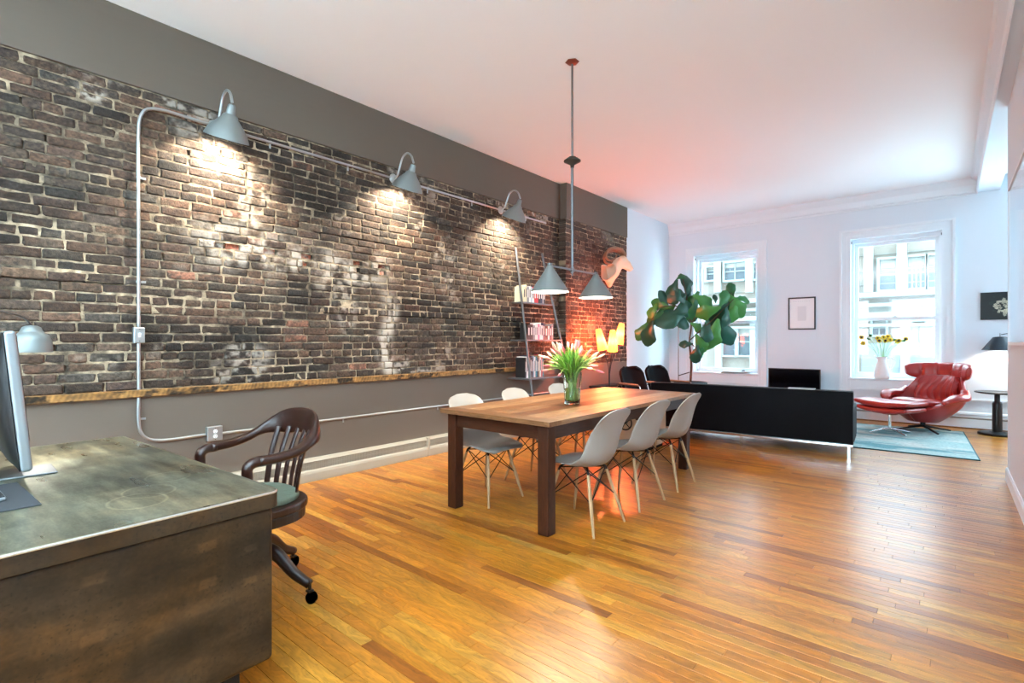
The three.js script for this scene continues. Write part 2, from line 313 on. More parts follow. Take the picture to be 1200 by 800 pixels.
{
  const wall = structure('wall_left', 'long exposed brick wall with grey painted plaster above and below');
  part(wall, 'core', box(LEFT - 0.3, LEFT - 0.062, 0, TOP, PIERZ - 0.1, BACK), std(0x1d1612, 0.95));
  part(wall, 'upper_plaster', box(LEFT - 0.06, LEFT + 0.014, BRICKTOP + 0.004, TOP, PIERZ - 0.05, BACK), M.greyPaint, 'grey painted plaster band');
  part(wall, 'lower_plaster', box(LEFT - 0.06, LEFT, 0, BRICK0 - 0.002, PIERZ - 0.05, BACK), M.dado, 'grey painted plaster dado');
  const z0 = 0.9, z1 = PIERZ, bricks = layBricks(z0, z1, 4242);
  const palette = [[78, 62, 53], [72, 60, 50], [85, 69, 56], [64, 55, 48], [79, 61, 49], [73, 65, 56], [88, 68, 55], [61, 52, 46], [81, 66, 55], [71, 54, 43], [67, 62, 56]];
  // old joist pockets: a short red brick set back in two neighbouring courses
  SOCKETS.forEach(([sy, sz], k) => {
    const r0 = Math.floor((sy - BRICK0) / COURSE);
    for (const [row, half, c] of [[r0, 0.05, [164, 84, 58]], [r0 - 1, 0.034, k % 2 ? [168, 96, 70] : [206, 190, 172]]]) {
      const i = bricks.findIndex((b) => b.row === row && b.a > sz && b.b < sz); if (i < 0) continue;
      const b = bricks[i], a1 = Math.min(b.a, sz + half), b1 = Math.max(b.b, sz - half);
      bricks.splice(i, 1, { ...b, a: a1, b: b1, out: -0.03, color: c, sunk: true });
      if (b.a - a1 > 0.03) bricks.push({ ...b, b: a1 + 0.006, seed: b.seed + 1, color: [176, 164, 150] });
      if (b1 - b.b > 0.03) bricks.push({ ...b, a: b1 - 0.006, seed: b.seed + 2, color: [150, 138, 126] });
    }
  });
  for (const b of bricks) if (!b.color && hash2(b.seed, 5, 2) < 0.02) b.color = [132, 92, 74];
  const tex = brickTexture(bricks, z0, z1, 2048, 768, palette, (c, z, y) => {
    // lime bloom: a run of white drips, a band round the old joist sockets, single splashes
    let w = 0;
    const drip = Math.abs(z + 3.22 + 0.05 * Math.sin(y * 9)) ;
    w = Math.max(w, smooth(0.16, 0.02, drip) * smooth(1.95, 1.6, y) * smooth(0.22, 0.5, fbm(z * 16, y * 7, 4, 81)));
    w = Math.max(w, smooth(0.30, 0.06, Math.abs(y - 2.0 - 0.05 * Math.sin(z * 3))) * smooth(-1.2, -1.6, z) * smooth(-3.45, -3.0, z) * smooth(0.36, 0.66, fbm(z * 9, y * 9, 4, 83)) * 0.85);
    w = Math.max(w, smooth(0.12, 0.02, Math.hypot(z + 0.80, (y - 2.97) * 1.1)) * smooth(0.35, 0.6, fbm(z * 24, y * 24, 3, 85)));
    w = Math.max(w, smooth(0.60, 0.80, fbm(z * 2.2 + 4, y * 2.6, 4, 87)) * smooth(0.4, 0.7, fbm(z * 18, y * 18, 3, 88)) * 0.7);
    w = Math.max(w, smooth(0.20, 0.03, Math.abs(y - 0.98)) * smooth(-3.0, -3.3, z) * smooth(-4.6, -3.6, z) * smooth(0.42, 0.65, fbm(z * 11, y * 15, 3, 89)) * 0.8);
    const soot = smooth(0.52, 0.72, fbm(z * 1.7 + 9, y * 3.1, 4, 91)) * 0.42;
    return [lerp(c[0] * (1 - soot), 214, w * 0.88), lerp(c[1] * (1 - soot), 206, w * 0.88), lerp(c[2] * (1 - soot), 192, w * 0.88)];
  });
  const mat = std(0xffffff, 0.9, 0, { map: tex, bumpMap: tiled(brickBump, 22, 7), bumpScale: 0.006 });
  for (const b of bricks) { const zc = (b.a + b.b) / 2, yc = (b.y0 + b.y1) / 2, t = SIN * -LEFT - COS * zc, u = 600 + FOCAL * (COS * LEFT - SIN * zc) / Math.max(t, 0.1); const v = 400 - FOCAL * (yc - EYE) / Math.max(t, 0.1); b.rank = t > 1 && u > -20 && v > -10 ? -(b.a - b.b) * (b.y1 - b.y0) / (t * t) * Math.pow(2.9 / t, 1) : 1 - zc; }
  bricks.sort((a, b) => a.rank - b.rank);
  for (const b of bricks.slice(0, 300)) { const cy = (b.y0 + b.y1) / 2, cz = (b.a + b.b) / 2; part(wall, 'brick', brickGeo(b, LEFT - 0.004, z0, z1, LEFT, cy, cz), mat).position.set(LEFT, cy, cz); }
  part(wall, 'brick_field', mergeGeometries(bricks.slice(300).map((b) => brickGeo(b, LEFT - 0.004, z0, z1, 0, 0, 0))), mat).userData.kind = 'stuff';
  const mo = part(wall, 'mortar', mortarGeo(LEFT - 0.004, z0, z1, 99, CRACKS, bricks.filter((b) => b.sunk)), M.mortar, 'sandy lime mortar joints'); mo.userData.kind = 'stuff';

  // the shallow pier at the far end
  const pier = structure('wall_left_pier', 'shallow brick chimney pier with grey plaster above and below');
  part(pier, 'core', box(LEFT - 0.3, PIER - 0.062, 0, TOP, FAR, PIERZ - 0.055), std(0x1d1612, 0.95));
  part(pier, 'upper_plaster', box(LEFT - 0.02, PIER + 0.012, BRICKTOP + 0.004, TOP, WHITEZ, PIERZ), M.greyPaint, 'grey painted plaster band');
  part(pier, 'lower_plaster', box(LEFT - 0.02, PIER, 0, BRICK0 - 0.002, WHITEZ, PIERZ), M.dado, 'grey painted plaster dado');
  const pb = layBricks(PIERZ, WHITEZ, 808);
  const ptex = brickTexture(pb, PIERZ, WHITEZ, 768, 768, palette, (c, z, y) => { const w = smooth(0.55, 0.78, fbm(z * 5, y * 5, 4, 95)) * 0.5; return c.map((k, i) => lerp(k, [205, 196, 182][i], w * 0.6)); });
  part(pier, 'brick_field', mergeGeometries(pb.map((b) => brickGeo(b, PIER, PIERZ, WHITEZ, 0, 0, 0, b.a > PIERZ - 0.03 ? 0.18 : 0.055))), std(0xffffff, 0.9, 0, { map: ptex, bumpMap: tiled(brickBump, 7, 7), bumpScale: 0.006 })).userData.kind = 'stuff';
  part(pier, 'mortar', join(mortarGeo(PIER, PIERZ, WHITEZ, 111, []), box(LEFT - 0.02, PIER - 0.015, BRICK0, BRICKTOP, PIERZ - 0.05, PIERZ - 0.008)), M.mortar).userData.kind = 'stuff';
  part(structure('wall_left_end', 'white painted wall between the brick pier and the windows'), 'plaster', box(LEFT - 0.3, PIER + 0.004, 0, TOP, FAR - 0.3, WHITEZ), M.wall);

  // raw wooden ledge along the foot of the brick
  const lg = structure('trim_1', 'rough sawn wooden ledge along the foot of the brick wall');
  const ledgeTex = makeTexture(1024, 128, (u, v) => { const n = fbm(u * 60, v * 10, 4, 121, 60, 10), saw = 0.5 + 0.5 * Math.sin((u * 70 + v * 3 + 2 * fbm(u * 14, v * 2, 2, 125, 14, 2)) * TAU), d = smooth(0.5, 0.72, fbm(u * 26, v * 5, 4, 127, 26, 5)), k = 0.62 + 0.55 * (n - 0.5) + 0.12 * saw - 0.45 * d; return [214 * k, 158 * k, 88 * k]; });
  part(lg, 'ledge_board', metric(moved(rbox(0.06, 0.052, 7.25, 0.006), LEFT + 0.012, 0.896, -1.81), 2), std(0xffffff, 0.85, 0, { map: tiled(ledgeTex, 0.45, 4), bumpMap: tiled(ledgeTex, 0.45, 4), bumpScale: 0.004 }));
}

// far wall with two tall sash windows
const WIN = [{ x0: -3.815, x1: -2.65 }, { x0: -1.225, x1: -0.078 }, { x0: 0.98, x1: 2.12 }], WY0 = 0.68, WY1 = 2.94;  // the third, out of view in the bay, is added for fill light
{
  const wall = structure('wall_far', 'white wall with two tall sash windows onto the street');
  const D = FAR - 0.32, pieces = [[LEFT - 0.3, WIN[0].x0, 0, TOP], [WIN[0].x1, WIN[1].x0, 0, TOP], [WIN[1].x1, WIN[2].x0, 0, TOP], [WIN[2].x1, BAY + 0.1, 0, TOP]];
  for (const w of WIN) pieces.push([w.x0, w.x1, 0, WY0], [w.x0, w.x1, WY1, TOP]);
  part(wall, 'plaster', join(pieces.map(([a, b, c, d]) => box(a, b, c, d, D, FAR))), M.wall);
  WIN.forEach((w, n) => {
    const win = structure(`window_${n + 1}`, ['tall white sash window behind the fig tree', 'tall white sash window behind the red lounge chair', 'added tall white sash window in the bay, unseen behind the partition, for fill light'][n]);
    const cw = 0.155, x0 = w.x0, x1 = w.x1;
    const cas = (z0, z1, o0, o1) => [box(x0 - o1, x0 - o0, 0.2, WY1 + o1, z0, z1), box(x1 + o0, x1 + o1, 0.2, WY1 + o1, z0, z1), box(x0 - o0, x1 + o0, WY1 + o0, WY1 + o1, z0, z1)];
    part(win, 'casing', join(cas(FAR, FAR + 0.022, 0, cw), cas(FAR + 0.022, FAR + 0.04, cw - 0.035, cw), cas(FAR + 0.022, FAR + 0.03, 0.05, 0.075), cas(FAR + 0.022, FAR + 0.034, 0, 0.018)), M.trim);
    part(win, 'sill', metric(moved(rbox(x1 - x0 + 0.06, 0.035, 0.34, 0.01, 2), (x0 + x1) / 2, WY0 - 0.012, FAR - 0.12)), M.trim);
    part(win, 'apron', join(box(x0 - 0.0, x1 + 0.0, WY0 - 0.17, WY0 - 0.03, FAR, FAR + 0.025), box(x0, x1, WY0 - 0.19, WY0 - 0.165, FAR, FAR + 0.035)), M.trim);
    // jamb lining and stop beads
    part(win, 'jamb', join(box(x0, x0 + 0.035, WY0, WY1, FAR - 0.3, FAR - 0.10), box(x1 - 0.035, x1, WY0, WY1, FAR - 0.3, FAR - 0.10), box(x0 + 0.035, x1 - 0.035, WY1 - 0.06, WY1, FAR - 0.3, FAR - 0.10)), M.trim);
    const mid = 1.635, f = 0.05;
    const sash = (name, y0, y1, z, bottom) => {
      const s = part(win, name, join(box(x0 + 0.035, x0 + 0.035 + f, y0, y1, z - 0.04, z), box(x1 - 0.035 - f, x1 - 0.035, y0, y1, z - 0.04, z), box(x0 + 0.035 + f, x1 - 0.035 - f, y0, y0 + bottom, z - 0.04, z), box(x0 + 0.035 + f, x1 - 0.035 - f, y1 - f, y1, z - 0.04, z)), M.trim);
      part(s, 'pane', box(x0 + 0.035 + f, x1 - 0.035 - f, y0 + bottom, y1 - f, z - 0.022, z - 0.019), M.glass);
      return s;
    };
    sash('upper_sash', mid - 0.02, WY1 - 0.06, FAR - 0.19, 0.045);
    const lower = sash('lower_sash', WY0 + 0.006, mid + 0.025, FAR - 0.145, 0.08);
    part(lower, 'sash_lock', join(moved(rbox(0.05, 0.014, 0.02, 0.004), (x0 + x1) / 2, mid + 0.032, FAR - 0.16), moved(rbox(0.014, 0.012, 0.035, 0.004), (x0 + x1) / 2, mid + 0.042, FAR - 0.155)), M.steel);
    part(win, 'shade_bracket', join(moved(rbox(0.012, 0.035, 0.02, 0.002), x0 + 0.006, WY1 - 0.05, FAR - 0.05), moved(rbox(0.012, 0.035, 0.02, 0.002), x1 - 0.006, WY1 - 0.05, FAR - 0.05)), M.steel);
  });
  const cr = structure('trim_2', 'white crown moulding along the top of the window wall');
  part(cr, 'moulding', extrudeX([[FAR, 3.40], [FAR + 0.022, 3.40], [FAR + 0.022, 3.418], [FAR + 0.012, 3.424], [FAR + 0.03, 3.45], [FAR + 0.045, 3.53], [FAR + 0.09, 3.60], [FAR + 0.10, TOP], [FAR, TOP]], PIER, 0.315), M.trim);
  const bb = structure('baseboard_far', 'tall white baseboard under the windows');
  const bprof = [[FAR, 0], [FAR + 0.03, 0], [FAR + 0.03, 0.022], [FAR + 0.018, 0.03], [FAR + 0.018, 0.20], [FAR + 0.026, 0.21], [FAR + 0.02, 0.235], [FAR, 0.245]];
  part(bb, 'board', extrudeX(bprof, PIER, BAY), M.trim);
  part(bb, 'shoe_moulding', extrudeX([[FAR + 0.03, 0], [FAR + 0.05, 0], [FAR + 0.044, 0.014], [FAR + 0.03, 0.02]], PIER, BAY), wood(0x9a6a3a));
  part(structure('trim_3', 'thin white rail along the wall above the baseboard'), 'rail', join(box(0.09, WIN[2].x0 - 0.155, 0.41, 0.435, FAR, FAR + 0.02), box(WIN[0].x1 + 0.155, WIN[1].x0 - 0.155, 0.41, 0.435, FAR, FAR + 0.02)), M.trim);
}
// partition on the right, beam above it, rest of the shell behind the camera
{
  const w = structure('wall_right', 'white partition wall that ends short of the windows');
  part(w, 'plaster', metric(moved(rbox(0.12, 3.42, BACK + 6.53, 0.008), RIGHT + 0.06, 1.71, (BACK - 6.53) / 2), 2), M.wall);
  part(structure('baseboard_right', 'white baseboard along the partition'), 'board', extrudeZ([[RIGHT, 0], [RIGHT, 0.115], [RIGHT - 0.006, 0.115], [RIGHT - 0.016, 0.095], [RIGHT - 0.016, 0]], -6.53, BACK), M.trim);
  const beam = structure('trim_4', 'white boxed ceiling beam with a moulded lower edge');
  part(beam, 'casing', box(0.315, 0.55, 3.42, TOP, FAR, BACK), M.wall);
  part(beam, 'moulding', join(extrudeZ([[0.315, 3.40], [0.315, 3.46], [0.30, 3.46], [0.292, 3.44], [0.302, 3.425], [0.302, 3.41]].reverse(), FAR, BACK), extrudeZ([[0.315, 3.57], [0.315, TOP], [0.24, TOP], [0.262, 3.60]].reverse(), FAR, BACK)), M.trim);
  const r = structure('wall_right_bay', 'white walls of the bay behind the partition');
  part(r, 'plaster', join(box(BAY, BAY + 0.2, 0, TOP, FAR - 0.3, -2.9), box(RIGHT + 0.12, BAY + 0.2, 0, TOP, -2.9, -2.7), box(0.55, RIGHT + 0.3, 3.42, TOP, -2.9, BACK)), M.wall);
  const bk = structure('wall_back', 'white wall with two added windows behind the camera'), holes = [[-3.8, -2.3], [-1.7, -0.2]];  // both openings are added to brighten the room from behind the camera
  part(bk, 'plaster', join(box(LEFT - 0.3, -3.8, 0, TOP, BACK, BACK + 0.25), box(-2.3, -1.7, 0, TOP, BACK, BACK + 0.25), box(-0.2, RIGHT + 0.3, 0, TOP, BACK, BACK + 0.25), holes.flatMap(([a, b]) => [box(a, b, 0, 0.7, BACK, BACK + 0.25), box(a, b, 2.9, TOP, BACK, BACK + 0.25)])), M.wall);
  holes.forEach(([a, b], k) => { const w4 = structure(`window_${k + 4}`, ['added wide white window for fill light in the wall behind the camera, brick wall side', 'added wide white window for fill light in the wall behind the camera, partition side'][k]); const fr = part(w4, 'frame', join(box(a, a + 0.06, 0.7, 2.9, BACK + 0.1, BACK + 0.16), box(b - 0.06, b, 0.7, 2.9, BACK + 0.1, BACK + 0.16), box(a + 0.06, b - 0.06, 0.7, 0.78, BACK + 0.1, BACK + 0.16), box(a + 0.06, b - 0.06, 2.84, 2.9, BACK + 0.1, BACK + 0.16), box(a + 0.06, b - 0.06, 1.77, 1.83, BACK + 0.1, BACK + 0.16)), M.trim); part(fr, 'pane', box(a + 0.06, b - 0.06, 0.78, 2.84, BACK + 0.128, BACK + 0.131), M.glass); });
}

// ---------------------------------------------------------------- dining table
{
  const t = thing('dining_table', 'long dark wooden dining table with thick square legs and breadboard ends', 'table', [-2.452, 0, -3.865]);
  const W = 1.04, L = 2.47, H = 0.755, TH = 0.032, end = 0.13;
  const mats = [wood(0xa47650, 0.38), wood(0x936642, 0.40), wood(0xb58a62, 0.36), wood(0x825435, 0.40)], legMat = wood(0x4d2612, 0.5, { specularIntensity: 0.6 });
  const r = rng(5);
  for (let k = 0; k < 7; k++) part(t, 'plank', metric(moved(rbox(W / 7 - 0.0012, TH, L - 2 * end - 0.0015, 0.0022), -W / 2 + (k + 0.5) * W / 7, H - TH / 2, 0), 2, r() * 5, r() * 5), mats[[0, 2, 1, 0, 3, 2, 0][k]]);
  for (const s of [-1, 1]) part(t, 'breadboard_end', metric(moved(rbox(W, TH, end, 0.0022), 0, H - TH / 2, s * (L / 2 - end / 2)), 0, r() * 5, r() * 5), mats[1]);
  const lw = 0.088, lx = W / 2 - 0.085, lz = L / 2 - 0.085, ah = 0.10;
  for (const sx of [-1, 1]) {
    part(t, 'apron', metric(moved(rbox(0.026, ah, 2 * lz - lw, 0.003), sx * (lx + 0.012), H - TH - ah / 2, 0), 2, r() * 3), legMat);
    part(t, 'apron', metric(moved(rbox(2 * lx - lw, ah, 0.026, 0.003), 0, H - TH - ah / 2, sx * (lz + 0.012)), 0, r() * 3), legMat);
    for (const sz of [-1, 1]) part(t, 'leg', metric(moved(rbox(lw, H - TH, lw, 0.009, 2), sx * lx, (H - TH) / 2, sz * lz), 1, r() * 4, r() * 4), legMat);
  }
}

// ---------------------------------------------------------------- moulded dining chairs
const chairMats = { shell: std(0x99948d, 0.38), leg: wood(0xd9b184, 0.5), wire: std(0x15130f, 0.4, 0.6) };
function makeDiningChair(label, pos, turn) {
  const c = thing('dining_chair', label, 'chair', pos, turn, 'moulded chairs round the dining table');
  const prof = new THREE.CatmullRomCurve3([[0, 0.418, 0.235], [0, 0.437, 0.215], [0, 0.436, 0.12], [0, 0.423, 0], [0, 0.420, -0.09], [0, 0.445, -0.165], [0, 0.52, -0.212], [0, 0.62, -0.24], [0, 0.73, -0.266], [0, 0.825, -0.298]].map((p) => V(...p)));
  const half = (v) => { const pts = [[0, 0.205], [0.12, 0.228], [0.35, 0.236], [0.5, 0.226], [0.65, 0.215], [0.8, 0.205], [0.92, 0.195], [1, 0.18]]; for (let i = 1; i < pts.length; i++) if (v <= pts[i][0]) return lerp(pts[i - 1][1], pts[i][1], (v - pts[i - 1][0]) / (pts[i][0] - pts[i - 1][0])); return 0.18; };
  const shell = (u, v) => {
    const rc = 0.105; let w = half(v);
    if (v > 1 - rc) { const q = (v - 1 + rc) / rc; w *= Math.pow(1 - Math.pow(q, 2.6) * 0.93, 0.42) ; }
    if (v < 0.07) { const q = 1 - v / 0.07; w *= Math.sqrt(1 - 0.35 * q * q); }
    const p = prof.getPointAt(clamp(v)), back = smooth(0.42, 0.68, v), seat = 1 - back, au = Math.abs(u), s2 = au * au;
    p.x = u * w;
    p.y += seat * (0.045 * smooth(0.03, 0.3, v) - 0.012) * Math.pow(au, 2.4) + 0.05 * smooth(0.3, 0.5, v) * smooth(0.75, 0.5, v) * s2 * 0.6;
    p.z += back * 0.085 * s2 * smooth(1.06, 0.7, v) + smooth(0.3, 0.5, v) * seat * 0.05 * s2;
    return p;
  };
  part(c, 'seat_shell', sheet(shell, 22, 40, 0.0065), chairMats.shell);
  const feet = [[0.205, 0.215], [-0.205, 0.215], [-0.205, -0.205], [0.205, -0.205]], tops = [[0.115, 0.125], [-0.115, 0.125], [-0.115, -0.105], [0.115, -0.105]], yt = 0.395;
  const at = (k, y) => V(lerp(feet[k][0], tops[k][0], y / yt), y, lerp(feet[k][1], tops[k][1], y / yt));
  for (let k = 0; k < 4; k++) { part(c, 'leg', rod([at(k, 0.0), at(k, 0.17), at(k, yt - 0.02)], (s) => s < 0.5 ? lerp(0.0085, 0.0135, s * 2) : lerp(0.0135, 0.011, (s - 0.5) * 2), { rad: 10, seg: 6, curved: false }), chairMats.leg); }
  for (let k = 0; k < 4; k++) {
    const m = (k + 1) % 4;
    part(c, 'brace', rod([at(k, 0.20), at(m, yt)], 0.0038, { rad: 6 }), chairMats.wire);
    part(c, 'brace', rod([at(m, 0.20), at(k, yt)], 0.0038, { rad: 6 }), chairMats.wire);
    part(c, 'bracket', rod([at(k, yt - 0.035), at(k, yt), V(tops[k][0] * 0.8, yt + 0.022, tops[k][1] * 0.8)], 0.008, { rad: 6, curved: false, seg: 4 }), chairMats.wire);
  }
  part(c, 'mount', join(rod([at(0, yt), at(2, yt)], 0.0045, { rad: 6 }), rod([at(1, yt), at(3, yt)], 0.0045, { rad: 6 }), moved(cyl(0.028, 0.028, 0.014, 12), 0, yt + 0.012, 0)), chairMats.wire);
  return c;
}
{
  const first = makeDiningChair('white moulded dining chair with wooden legs, brick-wall side, end nearest the steel desk', [-2.875, 0, -3.05], Math.PI / 2);
  const spots = [
    ['white moulded dining chair with wooden legs, middle one on the brick-wall side of the table', [-2.90, 0, -3.74], Math.PI / 2 + 0.04],
    ['white moulded dining chair with wooden legs, brick-wall side, end nearest the black sofa', [-2.88, 0, -4.44], Math.PI / 2 - 0.03],
    ['white moulded dining chair, table side away from the brick wall, end nearest the steel desk', [-1.945, 0, -3.055], -Math.PI / 2],
    ['white moulded dining chair, middle one on the table side away from the brick wall', [-1.945, 0, -3.715], -Math.PI / 2 - 0.03],
    ['white moulded dining chair, table side away from the brick wall, end nearest the black sofa', [-1.945, 0, -4.385], -Math.PI / 2 + 0.02],
  ];
  for (const [l, p, a] of spots) copyThing(first, l, p, a);
}

// ---------------------------------------------------------------- vase of tulips
{
  const y0 = 0.7555, g = std(0xf4fbf4, 0.03, 0, { transmission: 1, thickness: 0.004, ior: 1.45 });
  const v = thing('glass_vase', 'clear glass vase of water and tulip stems on the dining table', 'vase', [-2.36, y0, -3.53]);
  part(v, 'glass', lathe([[0.0001, 0.0], [0.055, 0], [0.062, 0.004], [0.066, 0.05], [0.072, 0.15], [0.082, 0.265], [0.0795, 0.265], [0.0695, 0.15], [0.0635, 0.05], [0.058, 0.014], [0.0001, 0.012]], 40), g);
  part(v, 'water', lathe([[0.0001, 0.013], [0.057, 0.015], [0.0625, 0.05], [0.067, 0.13], [0.0001, 0.13]], 32), std(0xeaf4e4, 0.02, 0, { transmission: 1, thickness: 0.1, ior: 1.33 }));
  const b = thing('tulip_bunch', 'bunch of pale pink tulips with bright green blades in the glass vase', 'flowers', [-2.36, y0, -3.53]);
  const r = rng(31), greens = [0x5f9a2c, 0x7cb53a, 0x4c8426, 0x93c24c].map((c) => std(c, 0.55, 0, { transmission: 0.2, thickness: 0, side: THREE.DoubleSide })), stemM = std(0x9cbf62, 0.5);
  const tips = [0xe6b9a0, 0xd98f86, 0xf0d7b0, 0xc7656c].map((c) => std(c, 0.6));
  // every blade and stem leaves the mouth of the vase and fans out
  const path = (a, el, len, droop) => { const d = V(Math.cos(a), 0, Math.sin(a)), k = Math.cos(el), m = d.clone().multiplyScalar(0.074 * Math.sqrt(r()) * (0.35 + 0.65 * k)).setY(0.258), dir = d.clone().multiplyScalar(k).setY(Math.sin(el)), side = V(-d.z, 0, d.x).multiplyScalar((r() - 0.5) * 0.03); const fa = r() * TAU, fr0 = 0.048 * Math.sqrt(r()); return [V(fr0 * Math.cos(fa), 0.018, fr0 * Math.sin(fa)), m, m.clone().addScaledVector(dir, len * 0.5).add(V(0, 0.02 * k, 0)).add(side), m.clone().addScaledVector(dir, len).add(V(0, -droop, 0))]; };
  for (let k = 0; k < 130; k++) { // blades
    const a = r() * TAU, el = lerp(0.30, 1.5, Math.pow(r(), 0.75)), len = (0.15 + 0.11 * r()) * lerp(1.05, 0.9, el / 1.5);
    const curve = new THREE.CatmullRomCurve3(path(a, el, len, 0.03 * r() * Math.cos(el))), w = 0.009 + 0.009 * r(), fr = [];
    for (let i = 0; i <= 8; i++) { const s = 0.42 + 0.58 * i / 8, p = curve.getPointAt(s), t = curve.getTangentAt(s), n = t.clone().cross(V(0.3 * Math.sin(a * 3), 1, 0.3)).normalize(), bb = n.clone().cross(t); fr.push({ p, n, b: bb, w: w * Math.max(0.05, Math.sin(Math.PI * Math.min(0.98, 0.25 + 0.75 * i / 8))), h: 0.0009 }); }
    part(b, 'leaf', sweep(fr, 6), greens[k % 4]);
  }
  for (let k = 0; k < 56; k++) { // stems with closed buds
    const a = r() * TAU, el = lerp(0.12, 1.45, Math.pow(r(), 0.9)), len = 0.17 + 0.06 * r();
    const pts = path(a, el, len, 0.04 * r() * Math.cos(el)), curve = new THREE.CatmullRomCurve3(pts), st = part(b, 'stem', rod(pts, 0.0032, { rad: 5, seg: 12 }), stemM);
    const p = curve.getPointAt(1), t = curve.getTangentAt(1), n = t.clone().cross(V(0.3, 1, 0.2)).normalize(), bb = n.clone().cross(t), L = 0.045 + 0.035 * r(), fr = [];
    for (let i = 0; i <= 6; i++) { const q = 0.0095 * Math.pow(Math.sin(Math.PI * (0.12 + 0.82 * i / 6)), 0.8); fr.push({ p: p.clone().addScaledVector(t, L * i / 6), n, b: bb, w: q, h: q }); }
    part(st, 'bud', sweep(fr, 8), tips[k % 4]);
  }
}

// ---------------------------------------------------------------- pendant over the table
{
  const p = thing('pendant_lamp', 'grey metal pendant on a long rod with two cone shades over the table', 'lamp', [-2.42, 0, -3.62]);
  const YB = 1.875;
  part(p, 'canopy', moved(lathe([[0.0001, 0.02], [0.03, 0.018], [0.055, 0.006], [0.06, 0], [0.0001, 0]], 6).rotateX(Math.PI), 0, TOP, 0), std(0x8a4b40, 0.35, 0.5), 'copper coloured ceiling plate');
  part(p, 'rod', join(moved(cyl(0.009, 0.009, TOP - YB - 0.01, 10), 0, (TOP + YB) / 2, 0), moved(cyl(0.012, 0.012, 0.84, 10), 0, 2.34, 0)), M.steel);
  part(p, 'coupling', moved(lathe([[0.0001, -0.055], [0.014, -0.055], [0.018, -0.03], [0.05, -0.012], [0.072, 0.0], [0.07, 0.008], [0.055, 0.012], [0.052, 0.022], [0.035, 0.026], [0.032, 0.036], [0.015, 0.04], [0.0001, 0.042]], 28), 0, 2.79, 0), std(0x4c4f4b, 0.5, 0.7));
  part(p, 'crossbar', rod([[0, YB, 0.34], [0, YB, -0.4]], 0.009, { rad: 10 }), M.steel);
  part(p, 'tee', join(moved(cyl(0.016, 0.016, 0.05, 12), 0, YB, 0), moved(cyl(0.014, 0.014, 0.05, 12).rotateX(Math.PI / 2), 0, YB, 0), moved(cyl(0.008, 0.006, 0.03, 10), 0, YB - 0.035, 0)), M.steel);
  for (const [z, tilt] of [[0.32, 0.0], [-0.38, 0.0]]) {
    const s = part(p, 'shade', moved(lathe([[0.018, 0.0], [0.026, -0.004], [0.03, -0.02], [0.152, -0.205], [0.153, -0.211], [0.150, -0.211], [0.027, -0.024], [0.018, -0.012]], 40), 0, YB, z), M.shadeGalv);
    part(s, 'lining', moved(lathe([[0.022, -0.028], [0.1492, -0.2115]], 40), 0, YB, z), M.shadeInside, 'white enamel inside of the shade');
    part(s, 'socket_cap', moved(cyl(0.021, 0.021, 0.03, 16), 0, YB + 0.004, z), M.steel);
    part(s, 'bulb', moved(new THREE.SphereGeometry(0.03, 16, 12), 0, YB - 0.115, z), bulbMat(WARM, 6));
    const l = new THREE.SpotLight(WARM, PENDANT, 0, 1.25, 0.35); l.position.set(-2.42, YB - 0.115, -3.62 + z); l.target.position.set(-2.42, 0, -3.62 + z); l.shadow.radius = 1.5; scene.add(l, l.target);
  }
}

